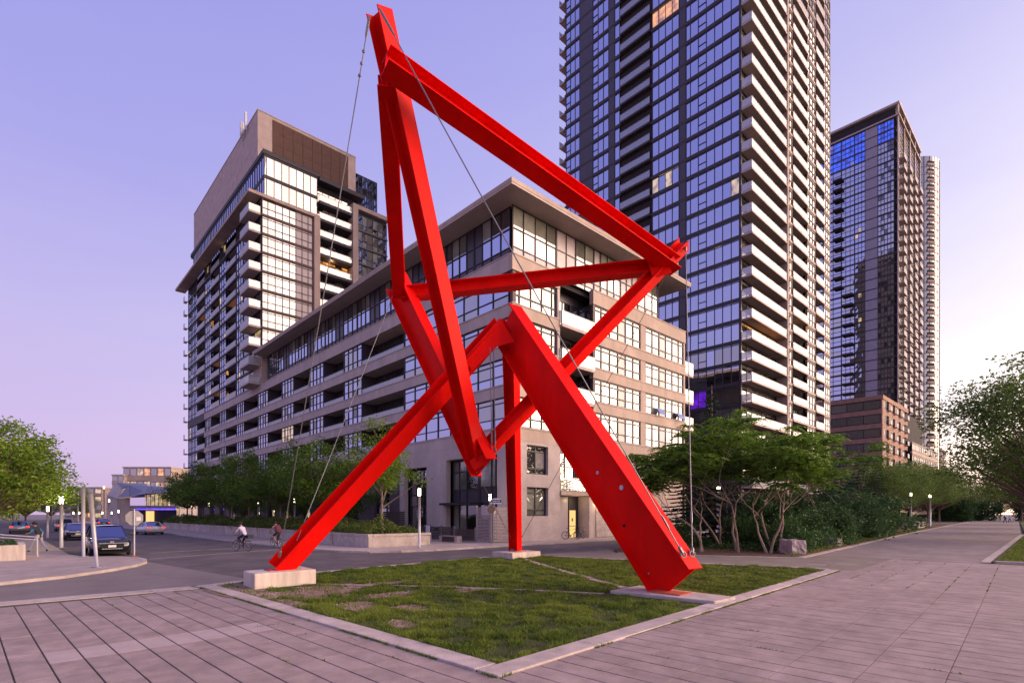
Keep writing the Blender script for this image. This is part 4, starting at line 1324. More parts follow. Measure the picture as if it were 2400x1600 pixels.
# penthouse glass, two storeys
pU, pV = U0 + .7, TV + .6
p1, p2 = Fac('R', pV), Fac('L', pU)
boxobj('penthouse_core', pU + .4, 46, pV + 1.2, TVE, ZT + .5, 60.0, M['interior'], T2)
for z in (ZT + .6, ZT + 4.1):
    window(p1, T2, pU + .02, 37.9, z, z + 3.1, [.3, .95, .95, .95, .95, .95, .95, .95], [.05], M['mullion'], rmat(('glass_white', 1)), 0, .08)
    p1.obj('floor_edge', pU, 37.95, z + 3.12, z + 3.48, -.4, .02, M['slab_dark'], T2)
for z in (ZT + .6, ZT + 4.1):
    vv = pV + .05
    while vv < TVE - 3:
        window(p2, T2, vv, vv + 4.5, z, z + 3.1, [1, 1, 1, 1], [.05], M['mullion'], rmat(('glass_blue', .8), ('glass_grey', .2)), 0, .1)
        vv += 4.55
    p2.obj('floor_edge', pV, TVE, z + 3.12, z + 3.48, -.4, .02, M['slab_dark'], T2)
MB().box(pU - .15, 38.1, pV - .15, TVE, 59.62, 60.3).build('penthouse_roof', M['slab_dark'], T2)
b = boxobj('balcony', 38.12, 44.6, pV - .6, pV + 1.2, 55.0, 55.4, M['slab_dark'], T2)
boxobj('guard', 38.15, 43.9, pV - .58, pV - .55, 55.42, 56.4, M['guard'], b)
boxobj('roof_slab', 38.12, 46.4, pV - .5, pV + 1.2, 59.0, 59.7, M['slab_dark'], T2)
# brick plant box with louvres
MB().box(30.0, 47.7, 94.5, 137.8, 58.0, 70.0).build('plant_box', M['brick_box'], T2)
bx = [o for o in T2.children if o.name.startswith('plant_box')][0]
MB().box(29.95, 47.75, 94.45, 94.8, 70.002, 70.2).box(29.95, 30.3, 94.802, 137.8, 70.002, 70.2).build('coping', M['precast'], bx)
for i in range(8):
    for j in range(3):
        x0 = 32.4 + i * 1.72
        lv = MB().box(x0, x0 + 1.68, 94.36, 94.49, 63.2 + j * 2.12, 63.2 + j * 2.12 + 2.08)
        for q in range(9):
            zz = 63.3 + j * 2.12 + q * .215
            lv.box(x0 + .03, x0 + 1.65, 94.31, 94.355, zz, zz + .13)
        lv.build('louvre', M['louvre'], bx)
for y_, h in ((99.5, 3.6), (102, 3.2), (101, 2.6)):
    a = MB().tube([(29.7, y_, 70 - 1.5), (29.7, y_, 70 - 1.5 + h)], .06, 6)
    a.box(29.45, 29.75, y_ - .2, y_ + .2, 70 - 1.0, 70 - 1.5 + h)
    a.build('antenna', M['pole'], bx)
cb_ = boxobj('glass_cube_core', 47.9, 53.0, 96.0, 104, 56.8, 68.2, M['interior'], T2)
cf = Fac('R', 95.9)
for z in (57.4, 61.0, 64.6):
    window(cf, T2, 47.9, 53.0, z, z + 3.5, [1, .8, 1, 1, 1], [1.2], M['mullion'], rmat(('glass_dark', .5), ('glass_blue', .5)), 0, .1)
flush_panes(T2)

# ================================================================ tall tower on the right
T1T = thing('apartment_tower', 'tall dark glass apartment tower with white balconies rising beyond the roof', 'building', (90, 48, 0))
QU, QV = 72.2, 31.5
qL, qR = Fac('L', QU), Fac('R', QV)
QVE, QUE = 63.2, 110.0
fh = 2.85
zs_ = [17.3 + fh * k for k in range(-5, 30)]
MB().box(QU + .3, QUE - .3, QV + 2.0, QVE - .2, 0, zs_[-1] + 2).box(QU + .3, QU + 6, QV + .4, QV + 2.0, 0, zs_[-1] + 2).build('core_wall', M['interior'], T1T)
vL = lambda p: sV(p, QU)
uR = lambda p: sU(p, QV)
lb = [(1737, 1607, [1.05, .95, .9, .95, .95, .95, .55], 'w', 4), (1607, 1592, [1], 'd', 0), (1592, 1528, [1, 1, 1, 1], 'w', -1), (1526, 1455, [], 'b', 0), (1453, 1440, [1], 'w', 0), (1440, 1427, [1], 'd', 0), (1427, 1389, [1, 1, 1], 'w', 2), (1389, 1359, [1, 1, 1], 'd', 0), (1359, 1326, [1, 1, 1], 'w', 2)]
rb_ = [(1835, 1858, [.5, 1, 1, 1]), (1893, 1912, [1, 1, 1]), (1932, 1947, [1, 1, 1])]
rbal = [(1858, 1893), (1912, 1932)]
q1, q2 = uR(1821), QU
def blue_pick(op, z):
    def f(i, j):
        r = random.random()
        if z < 24 and r < .55:
            return M['glass_grey']
        if r < .006 and z < 60:
            return M['glass_lit_pale']
        return M['glass_blue']
    return f
for z in zs_:
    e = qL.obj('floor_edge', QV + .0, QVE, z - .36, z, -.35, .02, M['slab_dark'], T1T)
    za, zb = z + .005, z + fh - .365
    for p0, p1_, cols, kind, op in lb:
        a, b = vL(p0), vL(p1_)
        if kind == 'w':
            if p0 == 1592 and abs(z - 17.3 - fh * 12) < .1:
                pk = rmat(('glass_lit_pale', .6), ('glass_blue', .4))
            elif p0 == 1592 and abs(z - 17.3 - fh * 21) < .1:
                pk = rmat(('glass_lit', .8), ('glass_lit_pale', .2))
            elif p0 == 1737 and abs(z - 17.3) < .1:
                pk = lambda i, j: M['glass_purple'] if i in (4, 5) else M['glass_grey']
            else:
                pk = blue_pick(op, z)
            window(qL, T1T, a + .03, b - .03, za, zb, cols, [fh - .365 - .22], M['mullion'], pk, -.02, .08)
            if op > 0:
                tot = sum(cols); x0 = a + .03 + (b - a - .06) * sum(cols[:op]) / tot; x1 = a + .03 + (b - a - .06) * sum(cols[:op + 1]) / tot
                qL.obj('sash_bar', x0 + .05, x1 - .05, z + .92, z + 1.0, -.06, .015, M['mullion'], T1T)
        elif kind == 'd':
            qL.obj('dark_panel', a + .03, b - .03, za, zb, -.2, -.01, M['dark_panel'], T1T)
        else:
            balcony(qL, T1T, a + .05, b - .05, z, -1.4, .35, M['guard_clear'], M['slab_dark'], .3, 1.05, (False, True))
            lit = abs(z - 17.3 - fh * 13) < .1 or abs(z - 17.3 - fh * 19) < .1
            window(qL, T1T, a + .05, b - .05, za, zb, [1, 1, 1, 1], [2.0], M['mullion'], rmat(('glass_lit_pale', .6), ('glass_dark', .4)) if lit else rmat(('glass_dark', .8), ('glass_grey', .2)), -1.42)
    # far corner balcony seen beyond the left edge
    bl = boxobj('balcony', QU + .2, QU + 4.0, QVE + .01, QVE + 1.5, z - .22, z, M['slab'], T1T)
    boxobj('guard', QU + .22, QU + 4.0, QVE + 1.44, QVE + 1.48, z + .002, z + 1.1, M['guard_clear'], bl)
    # right face
    balcony(qR, T1T, QU + .05, q1 - .05, z, .0, 1.5, M['guard'], M['slab'], .24, 1.05, (True, False))
    lit = abs(z - 17.3 - fh * 3) < .1
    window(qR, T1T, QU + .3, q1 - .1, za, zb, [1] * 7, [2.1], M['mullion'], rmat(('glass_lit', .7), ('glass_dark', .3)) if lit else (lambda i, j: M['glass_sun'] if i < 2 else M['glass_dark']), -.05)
    qR.obj('floor_edge', q1 + .41, QUE, z - .3, z, -.4, .0, M['slab'], T1T)
    for n, (p0, p1_, cols) in enumerate(rb_):
        a, b = uR(p0), uR(p1_)
        lit = n == 0 and abs(z - 17.3 - fh * 8) < .1
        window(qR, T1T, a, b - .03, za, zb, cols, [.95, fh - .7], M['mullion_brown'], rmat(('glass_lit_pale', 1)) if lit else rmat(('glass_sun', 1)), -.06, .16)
    for n, (p0, p1_) in enumerate(rbal):
        a, b = uR(p0), uR(p1_)
        balcony(qR, T1T, a + .03, b - .03, z, -1.6, .15, M['guard'], M['slab'], .3, 1.05, (False, False))
        lit = (n == 0 and abs(z - 17.3 - fh * 5) < .1) or (n == 1 and abs(z - 17.3 - fh * 6) < .1)
        window(qR, T1T, a + .03, b - .03, za, zb, [1, 1, 1], [2.1], M['mullion'], rmat(('glass_lit', .6), ('glass_dark', .4)) if lit else rmat(('glass_dark', .85), ('glass_grey', .15)), -1.62)
    qR.obj('dark_return', q1 + .42, uR(1835) - .02, za, zb, -.5, -.3, M['dark_panel'], T1T)
boxobj('pier', q1, q1 + .4, QV - 1.55, QV + .4, 0, zs_[-1] + 3, M['precast'], T1T)
boxobj('corner_mullion', QU - .05, QU + .25, QV - .05, QV + .25, 0, zs_[-1] + 3, M['mullion'], T1T)
MB().box(QU, QUE, QV + .3, QVE, zs_[-1] + fh - .3, zs_[-1] + 5).build('roof', M['slab_dark'], T1T)
flush_panes(T1T)

# ================================================================ tower with the blue-lit crown, its podium and the round tower
T3 = thing('apartment_tower', 'slender glass tower with blue lit top storeys beside the tall dark tower', 'building', (195, 50, 0))
XU, XV = 181.0, 35.0
xL, xR = Fac('L', XU), Fac('R', XV)
XVE, XUE = 62.0, 211.0
MB().box(XU + .3, XUE, XV + .4, XVE, 0, 116.5).build('core_wall', M['interior'], T3)
xv = lambda p: sV(p, XU)
M['glass_tower3'] = glass_mat('glass_tower_grey', (.08, .08, .11), (.20, .19, .24), .3, .50)
M['grey_slate'] = pm('grey_slate', (.33, .30, .37), .5, .1, 1)
c1, c2, c3, c4 = xv(2096), xv(2057), xv(2028), xv(2003)
for k in range(36):
    z = 8.5 + k * 2.92
    top = k >= 34
    blue = lambda s: M['glass_led'] if (k >= 33) else s
    xL.obj('floor_edge', XV, XVE, z - .14, z + .12, -.3, .03, M['slab_dark'], T3)
    za, zb = z + .125, z + 2.92 - .145
    window(xL, T3, c1, c2 - .02, za, zb, [1, 1, 1, 1, 1], [1.3], M['mullion'], rmat(('glass_led', .9), ('glass_blue', .1)) if k >= 34 else rmat(('glass_tower3', .85), ('glass_dark', .15)), 0, .14)
    xL.obj('grey_panel', c2, c3 - .02, za, zb, -.2, -.02, M['grey_slate'], T3)
    window(xL, T3, c3, c4 - .02, za, zb, [1, 1, 1], [1.3], M['mullion'], rmat(('glass_led', 1)) if k >= 33 else rmat(('glass_blue', .94), ('glass_lit_pale', .06)), 0, .12)
    window(xL, T3, c4, xv(1972) - .02, za, zb, [1, 1, 1], [1.3], M['mullion'], rmat(('glass_led', .95), ('glass_blue', .05)) if k >= 33 else rmat(('glass_blue', .8), ('glass_tower3', .2)), 0, .12)
    window(xL, T3, xv(1972), XVE - .1, za, zb, [1] * 6, [1.3], M['mullion'], rmat(('glass_led', .95), ('glass_blue', .05)) if k >= 33 else rmat(('glass_blue', .8), ('glass_tower3', .2)), 0, .14)
    if k < 33:
        pa, pb = (xv(1976), xv(1955)) if k > 20 else (xv(2001), xv(1975))
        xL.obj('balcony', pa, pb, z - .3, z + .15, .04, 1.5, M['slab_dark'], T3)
        for q in range(4):
            u0 = XU + .4 + q * 7.6
            b_ = xR.obj('balcony', u0, u0 + 3.6, z - .2, z + .05, 0, 1.6, M['slab'], T3)
            xR.obj('guard', u0, u0 + 3.6, z + .052, z + 1.15, 1.52, 1.58, M['guard'], b_)
    window(xR, T3, XU + .3, XUE - .1, za, zb, [1.2, 1, 1, 1] * 4, [1.3], M['mullion_brown'], rmat(('glass_dark', .5), ('glass_grey', .3), ('glass_white', .2)) if k < 34 else rmat(('glass_dark', .8), ('glass_led', .2)), 0, .3)
for q in range(5):
    boxobj('fin', XU + .0 + q * 7.4, XU + .5 + q * 7.4, XV - .35, XV - .02, 8, 117.5, M['precast_grey'], T3)
MB().box(XU - .3, XUE, XV - .6, XVE, 113.8, 114.2).box(XU - .3, XUE, XV - .6, XVE, 117.0, 117.6).build('roof', M['slab'], T3)
flush_panes(T3, 0)

PD = thing('podium_block', 'low red brick block with corner windows at the foot of the blue-lit tower', 'building', (165, 42, 0))
DU, DV = 150.0, 31.9
dL, dR = Fac('L', DU), Fac('R', DV)
MB().box(DU + .3, 200, DV + .4, 64, 0, 29.5).build('core_wall', M['interior'], PD)
for k in range(8):
    z = 3.0 + k * 3.35
    dL.obj('band', DV, 64, z - .55, z + .55, -.3, .05, M['brick_red'], PD)
    dR.obj('band', DU + .302, 177, z - .55, z + .55, -.3, .05, M['brick_red'], PD)
    window(dL, PD, DV + .3, 63.8, z + .56, z + 2.79, [1] * 9, [], M['mullion'], rmat(('glass_blue', .4), ('glass_tower3', .6)), 0, .18)
    for q in range(4):
        u0 = DU + 1.6 + q * 6.3
        window(dR, PD, u0, u0 + 2.6, z + .56, z + 2.79, [1, 1], [], M['mullion'], rmat(('glass_white', .4), ('glass_dark', .6)), 0, .2)
        dR.obj('brick_pier', u0 - 1.6, u0 - .02, z + .56, z + 2.79, -.3, .03, M['brick_red'], PD)
        b_ = dR.obj('balcony', u0 + 2.7, u0 + 4.6, z + .56, z + .7, 0, .8, M['slab'], PD)
        dR.obj('guard', u0 + 2.7, u0 + 4.6, z + .702, z + 1.7, .7, .78, M['guard'], b_)
MB().box(DU - .15, 177, DV - .2, 64, 29.3, 30.3).build('parapet', M['brick_red'], PD)
flush_panes(PD, 60)
PE = thing('podium_block', 'long low pale gridded block running on behind the red brick podium', 'building', (195, 40, 0))
eR = Fac('R', 31.0)
MB().box(177.5, 215, 31.5, 50, 0, 22).build('core_wall', M['interior'], PE)
for k in range(6):
    z = 2.4 + k * 3.3
    eR.obj('band', 177.4, 215, z - .5, z + .3, -.3, .1, M['precast'], PE)
    window(eR, PE, 177.6, 214.8, z + .32, z + 2.78, [1] * 14, [], M['mullion_brown'], rmat(('glass_white', .4), ('glass_dark', .4), ('grey_panel', .2)), 0, .5)
flush_panes(PE, 0)

T4 = thing('round_tower', 'round pale tower glowing in sunset light behind the blue-lit tower', 'building', (0, 0, 0))
c4_ = P(2131, 1203, 215); RR = 9.6
M['round_pale'] = glass_mat('round_tower_skin', (.30, .22, .18), (.45, .36, .32), .4, .30)
def cyl(mb, r, z0, z1, n=40, a0=0, a1=2 * math.pi, mi=0):
    vs, fs = [], []
    full = abs(a1 - a0 - 2 * math.pi) < .01
    m = n if full else n + 1
    for i in range(m):
        a = a0 + (a1 - a0) * i / n
        vs += [(c4_.x + r * math.cos(a), c4_.y + r * math.sin(a), z0), (c4_.x + r * math.cos(a), c4_.y + r * math.sin(a), z1)]
    for i in range(n):
        j = (i + 1) % m
        fs.append((2 * i, 2 * j, 2 * j + 1, 2 * i + 1))
    mb.add(vs, fs, mi)
    return mb
topz = 2.2 + 800 * 215 / 1247
WO[T4] = Vector((c4_.x, c4_.y, 0)); T4.location = (c4_.x, c4_.y, 0)
cyl(MB(), RR, 0, topz, 48).build('shaft', M['round_pale'], T4)
toc = math.atan2(-c4_.y, -c4_.x)
nfl = int(topz / 3.0)
for k in range(nfl):
    z = k * 3.0 + 1
    cyl(MB(), RR + .12, z, z + .35, 48).build('floor_edge', M['precast'] if k < nfl - 3 else M['slab'], T4)
    mb = MB()
    cyl(mb, RR + .2, z + .4, z + 2.2, 3, toc + .62, toc + .95)
    mb.build('balcony_opening', M['interior'], T4)
    if k % 1 == 0:
        cyl(MB(), RR + .45, z + .36, z + 1.2, 3, toc + .60, toc + .97).build('guard', M['precast'], T4)
mm = MB()
for i in range(28):
    a = 2 * math.pi * i / 28
    mm.box(c4_.x + RR * math.cos(a) - .12, c4_.x + RR * math.cos(a) + .12, c4_.y + RR * math.sin(a) - .12, c4_.y + RR * math.sin(a) + .12, 0, topz)
mm.build('mullion_ring', M['mullion_brown'], T4)
cyl(MB(), RR - .01, topz - .3, topz + .02, 48).build('parapet', M['slab'], T4)

FB = thing('far_building', 'small dark apartment block at the far end of the path', 'building', (260, 62, 0))
f0_, f1_ = P(2190, 1203, 300), P(2216, 1203, 300)
fR2 = Fac('R', f0_.y)
zt_ = 2.2 + 155 * 300 / 1247
FU0 = sU(2188, f0_.y); FU1 = sU(2216, f0_.y)
MB().box(FU0, FU1, f0_.y + .3, f0_.y + 30, 0, zt_).build('core_wall', M['interior'], FB)
for k in range(12):
    z = 1 + k * 3.2
    if z + 3 < zt_:
        fR2.obj('band', FU0, FU1, z - .4, z + .4, -.1, .2, M['brick_red'], FB)
        for q in range(5):
            u0 = FU0 + (FU1 - FU0) * (q + .15) / 5
            fR2.obj('guard', u0, u0 + (FU1 - FU0) * .09, z + .45, z + 1.6, 0, 1.2, M['guard'], FB)
MB().box(FU0 - .3, FU1, f0_.y - .3, f0_.y + 30, zt_, zt_ + .8).build('roof', M['brick_red'], FB)
# ================================================================ vegetation
def leafquads(c, size, n_dir=None, droop=.0, flat=.5, asp=.5):
    """one folded diamond for each centre in c"""
    n = len(c)
    d = rng.normal(0, 1, (n, 3)); d[:, 2] = d[:, 2] * flat - droop
    if n_dir is not None:
        d = d * .6 + n_dir
    d /= np.linalg.norm(d, axis=1, keepdims=True) + 1e-9
    r = rng.normal(0, 1, (n, 3)); r[:, 2] *= .6
    s = np.cross(d, r); s /= np.linalg.norm(s, axis=1, keepdims=True) + 1e-9
    sz = (size * rng.uniform(.65, 1.3, n))[:, None]
    v = np.empty((n, 4, 3))
    v[:, 0] = c - d * sz; v[:, 1] = c + s * sz * asp; v[:, 2] = c + d * sz; v[:, 3] = c - s * sz * asp
    return v.reshape(-1, 3)
def leaf_obj(name, v, mat, parent, rnd, kind=None):
    n = len(v) // 4
    me = npmesh(name, v, np.arange(4 * n).reshape(n, 4), mat, rnd)
    return link(name, me, parent, (0, 0, 0) if parent is not None else (0, 0, 0), kind)
def clump_points(n, rx, ry, rz, cz, hollow=.35, flat_bottom=.55, seed=None):
    """clump centres spread unevenly through an ellipsoid"""
    r = np.random.default_rng(seed)
    out = []
    while len(out) < n:
        p = r.normal(0, 1, 3); p /= np.linalg.norm(p)
        rad = hollow + (1 - hollow) * r.random() ** .6
        lump = 1 + .22 * math.sin(3.1 * p[0] + 2.3 * p[1] + n) + .18 * math.sin(5.3 * p[2] + 4.1 * p[0])
        q = p * rad * lump
        if q[2] < -flat_bottom:
            continue
        out.append((q[0] * rx, q[1] * ry, cz + q[2] * rz))
    return np.array(out)
def broad_tree(name, label, loc, h, trunk_h, rx, ry, ncl, per, lsize, lmat, bark, group=None, seed=1, r0=.12, clump=.55, rz=None, cz=None, lean=0.0, flatb=.55):
    root = thing(name, label, 'tree', loc, 0, group, local=True)
    r = random.Random(seed)
    rz = rz or (h - trunk_h) / 2 * 1.0
    cz = cz or (h - rz * .98)
    cl = clump_points(ncl, rx, ry, rz, cz, seed=seed, flat_bottom=flatb)
    tb = MB()
    top = cz + rz * .35
    path = [Vector((0, 0, -.05))]
    for i in range(1, 7):
        t = i / 6
        path.append(Vector((lean * t + .05 * r.uniform(-1, 1) * t, .05 * r.uniform(-1, 1) * t, top * t)))
    rad = [r0 * (1.25 if i == 0 else 1 - .82 * i / 6) for i in range(7)]
    tb.tube(path, rad, 8)
    order = sorted(range(len(cl)), key=lambda i: r.random())
    for k in order[:max(10, ncl // 3)]:
        c = Vector(cl[k])
        zt = min(max(trunk_h * .9, c.z - .9 * math.hypot(c.x, c.y)), top * .9)
        t = zt / top
        i = min(5, int(t * 6)); a = path[i].lerp(path[i + 1], t * 6 - i)
        mid = a.lerp(c, .5) + Vector((r.uniform(-.15, .15), r.uniform(-.15, .15), .12 * (c - a).length * r.uniform(-.2, 1)))
        rb = r0 * (1 - .8 * t) * .55 + .012
        tb.tube([a, a.lerp(mid, .5), mid, mid.lerp(c, .6), c], [rb, rb * .85, rb * .62, rb * .4, .008], 5)
    tb.build('trunk', bark, root, smooth=True)
    cen = np.repeat(cl, per, axis=0)
    off = np.clip(rng.normal(0, 1, (len(cen), 3)), -1.7, 1.7) * clump * rng.uniform(.6, 1.15, len(cl)).repeat(per)[:, None]
    off[:, 2] *= .62
    pts = cen + off
    v = leafquads(pts, lsize, droop=.25)
    tone = rng.uniform(0, 1, len(cl)).repeat(per)
    rnd = np.clip(.55 * tone + .45 * rng.random(len(cen)), 0, 1)
    leaf_obj('crown', v, lmat, root, rnd)
    return root
def place(root, loc, rz=0.0, s=1.0, **kw):
    c = copy_tree(root, None, **kw)
    c.location = loc; c.rotation_euler = (0, 0, rz); c.scale = (s, s, s)
    return c

# ---- street planter with its row of trees
SPL = thing('street_planter', 'long low concrete street planter overflowing with shrubs beside the road', 'planter', (19, 55, 0))
xs0, xs1, ys0, ys1 = 16.75, 21.5, 31.4, 96.0
MB().box(xs0 + .28, xs1 - .28, ys0 + .28, ys1 - .3, .01, .62).build('soil', M['mulch'], SPL)
vq = ys0
while vq < ys1 - 1:
    w_ = 5.4
    e_ = min(vq + w_, ys1)
    wp = boxobj('wall_panel', xs0, xs0 + .25, vq + .01, e_ - .35, .0, .70, M['concrete'], SPL)
    boxobj('coping', xs0 - .05, xs0 + .32, vq, e_ - .34, .702, .86, M['kerb'], wp)
    boxobj('pilaster', xs0 + .06, xs0 + .3, e_ - .33, e_ - .02, 0, .78, M['concrete'], SPL)
    vq = e_
wp = boxobj('wall_panel', xs0 + .252, xs1, ys0 + .0, ys0 + .25, 0, .70, M['concrete'], SPL)
boxobj('coping', xs0 + .322, xs1 + .05, ys0 - .05, ys0 + .32, .702, .86, M['kerb'], wp)
boxobj('wall_panel', xs1 - .25, xs1, ys0 + .26, ys1, 0, .70, M['concrete'], SPL)
def cover(name, x0, x1, y0, y1, z0, hfun, n, size, mat, spill=0.0, label=None):
    x = rng.uniform(x0, x1, n); y = rng.uniform(y0, y1, n)
    hh = hfun(x, y)
    z = z0 + hh * rng.random(n) ** .45
    v = leafquads(np.stack([x, y, z], 1), size, droop=.3)
    return leaf_obj(name, v, mat, None, np.clip(rng.random(n) * .55 + .45 * vnoise(x, y, .9, 21), 0, 1), 'stuff')
def hshrub(x, y):
    hgt = .25 + 1.15 * vnoise(x, y, 1.3, 31) + .4 * vnoise(x, y, .5, 32)
    return hgt * np.clip(1.2 - np.abs(x - 18.9) / 3.6, .35, 1) * np.clip((y - 31) * .9, .25, 1)
cover('planter_shrubs', xs0 + .05, xs1 - .2, ys0 + .3, 60, .66, hshrub, 26000, .08, M['leaf_cover'])
cover('far_planter_shrubs', xs0 - .05, xs1 - .2, 60, 96, .66, hshrub, 12000, .12, M['leaf_cover'])
g_ = 'trees in the street planter'
t0_ = broad_tree('planter_tree', 'loose pale green tree at the near end of the street planter', (19.0, 33.7, .62), 8.3, 2.2, 2.3, 2.3, 84, 74, .09, M['leaf_light'], M['bark_pale'], None, 5, .11, .42, rz=3.2, cz=4.9)
t1_ = broad_tree('planter_tree', 'second tree from the near end of the street planter', (19.0, 43.5, .62), 8.4, 2.6, 3.7, 3.7, 170, 74, .10, M['leaf_dark'], M['bark'], g_, 7, .13, .48, rz=3.0, cz=5.1, flatb=.8)
for i, (v, s_) in enumerate(((53.3, .98), (63.0, 1.03), (72.6, .97), (82.0, 1.05), (91.5, 1.0))):
    place(t1_, (19.0 + random.uniform(-.3, .3), v, .62), i * 1.3 + .8, s_, label=['third tree from the near end of the street planter', 'fourth tree from the near end of the street planter', 'fifth tree from the near end of the street planter', 'sixth tree from the near end of the street planter', 'last tree at the far end of the street planter'][i])
for i, (u, v) in enumerate(((24.5, 50), (25.0, 66), (24.8, 84))):
    place(t1_, (u, v, 0), i * 2.1, .8, label='small shaded tree between the street planter and townhouse doors', group='trees by the townhouse doors')

# ---- trees on the left
tl_ = broad_tree('street_tree', 'large yellow-green tree lit by a lamp at the pavement corner', (-1.0, 45.5, 0), 8.6, 2.3, 4.6, 4.2, 260, 80, .10, M['leaf_light'], M['bark'], None, 12, .17, .5, rz=3.3, cz=4.7, flatb=.95)
place(tl_, (-4.2, 66, 0), 1.2, .92, label='shaded tree farther down the left pavement behind the lamp-lit one', group=None) if False else None
tl2 = broad_tree('street_tree', 'darker spreading tree behind the lamp-lit tree', (-1.5, 60.0, 0), 8.0, 2.5, 4.2, 4.2, 80, 60, .17, M['leaf_dark'], M['bark'], None, 14, .16, .8, rz=2.9, cz=5.0)
place(tl2, (-3.0, 84, 0), 2.0, .9, label='dark tree down the left pavement before the far apartments')
place(tl2, (-13, 52, 0), 2.9, 1.0, label='dark tree set back behind the concrete corner planter')

# ---- sumacs on the right
def sumac(loc, h, stems, spread, seed, label, s_leaf=.10):
    root = thing('sumac_tree', label, 'tree', loc, 0, 'sumac trees in the planting bed', local=True)
    r = random.Random(seed)
    tb = MB(); tips = []
    def grow(p, d, L_, rad, lev):
        pts = [p]; rr = [rad]
        k = 5
        for i in range(k):
            d = (d + Vector((r.gauss(0, .22), r.gauss(0, .22), r.gauss(.05, .10)))).normalized()
            pts.append(pts[-1] + d * L_ / k); rr.append(rad * (1 - .55 * (i + 1) / k))
        tb.tube(pts, rr, 6 if lev < 2 else 4)
        if lev >= 3 or pts[-1].z > h * .93:
            tips.append((pts[-1], d)); return
        for _ in range(3 if lev else 2 + (r.random() < .5)):
            dd = (d + Vector((r.gauss(0, .75) * spread, r.gauss(0, .75) * spread, r.uniform(-.05, .35)))).normalized()
            grow(pts[-1], dd, L_ * r.uniform(.6, .82), rr[-1] * .8, lev + 1)
        if lev == 2:
            tips.append((pts[-1], d))
    for sdx, sdy in stems:
        grow(Vector((sdx * .3, sdy * .3, -.05)), Vector((sdx, sdy, 1.6)).normalized(), h * .36, .085, 0)
    tb.build('trunk', M['bark_pale'], root, smooth=True)
    C, D = [], []
    for p, d in tips:
        nfr = 12
        ph = r.random() * 6.28
        for q in range(nfr):
            a = ph + q * 6.283 / nfr + r.gauss(0, .2)
            hd = Vector((math.cos(a), math.sin(a), r.uniform(.1, .55)))
            ln_ = r.uniform(.55, .95)
            for w in range(8):
                t = (w + 1) / 8
                q_ = p + hd * ln_ * t + Vector((0, 0, -.55 * ln_ * t * t))
                sd = Vector((-hd.y, hd.x, 0)).normalized()
                for sg in (-1, 1):
                    C.append(q_ + sd * sg * .055); D.append(sd * sg + hd * .45 + Vector((0, 0, -.45)))
    C = np.array([tuple(c) for c in C]); D = np.array([tuple(d) for d in D]); D /= np.linalg.norm(D, axis=1, keepdims=True)
    v = leafquads(C, s_leaf, D * 2.2, .1, .5, .30)
    fr = rng.random(len(C) // 16 + 1).repeat(16)[:len(C)]
    hz = np.clip((C[:, 2] - C[:, 2].min()) / (np.ptp(C[:, 2]) + .01), 0, 1)  # leaves paler towards the top: light on the crown put into their tone
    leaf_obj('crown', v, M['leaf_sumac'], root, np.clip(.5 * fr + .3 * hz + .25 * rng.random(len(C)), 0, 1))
    return root
sumac((28.6, 14.6, 0), 7.6, [(.5, .3), (-.4, .3)], 1.0, 3, 'forked sumac tree at the front corner of the planting bed')
sumac((29.8, 13.2, 0), 8.4, [(.05, .1), (-.1, -.25)], 1.0, 4, 'sumac tree with bare crooked stem between the forked sumacs')
sumac((30.1, 11.7, 0), 6.8, [(.15, 0), (.3, -.5)], 1.0, 8, 'low bushy sumac tree with pale crooked trunk by the mulch edge')
sumac((31.6, 11.9, 0), 8.2, [(.5, -.5), (.1, .2)], 1.05, 9, 'leaning sumac tree beside the square boulder')
sumac((28.2, 17.6, 0), 6.6, [(-.2, .2), (.3, .1)], 1.05, 15, 'sumac tree nearest the road at the back of the bed')
sumac((32.5, 15.3, 0), 9.2, [(.2, .2), (-.3, .1)], 1.0, 18, 'tall sumac tree deep in the planting bed')
sumac((36.0, 13.6, 0), 9.0, [(.2, -.5), (-.1, .3)], 1.0, 21, 'sumac tree reaching over the shrubs along the path')
sumac((37.5, 17.6, 0), 10.2, [(.3, .1), (-.2, -.1)], .95, 22, 'highest sumac tree standing behind the others in the bed')

# ---- conifers
def conifer(loc, h, r_, seed, label, group=None):
    root = thing('conifer', label, 'tree', loc, 0, group, local=True)
    r = random.Random(seed)
    MB().tube([(0, 0, -.05), (0, 0, h * .5), (0, 0, h)], [.14, .08, .02], 7).build('trunk', M['bark'], root)
    C, D = [], []
    n = int(h / .3)
    for i in range(n):
        z = .3 + (h - .5) * i / n
        rad = r_ * (1 - z / h) ** .85 * r.uniform(.75, 1.15) + .1
        nb = max(5, int(11 * rad / r_) + 3)
        for q in range(nb):
            a = r.random() * 6.283; ln_ = rad * r.uniform(.7, 1.1)
            m = int(ln_ / .11) + 2
            for w in range(m):
                t = (w + 1) / m
                p = (math.cos(a) * ln_ * t, math.sin(a) * ln_ * t, z - .32 * ln_ * t + .2 * ln_ * t * t)
                for sg in (-1, 0, 1):
                    C.append((p[0] - math.sin(a) * sg * .06 * (1.6 - t), p[1] + math.cos(a) * sg * .06 * (1.6 - t), p[2] - .03 * abs(sg)))
                    D.append((math.cos(a) - math.sin(a) * sg * .9, math.sin(a) + math.cos(a) * sg * .9, -.25))
    C, D = np.array(C), np.array(D)
    v = leafquads(C, .11, D * 1.6, .1, .5, .32)
    leaf_obj('crown', v, M['leaf_conifer'], root, rng.random(len(C)))
    return root
sumac((40.5, 13.6, 0), 9.0, [(.25, -.3), (-.1, .3)], 1.0, 26, 'sumac tree at the first conifer with a reaching branch')
sumac((45.0, 13.6, 0), 9.2, [(.3, -.2), (-.2, .2)], 1.0, 27, 'last sumac tree along the path before the conifers')
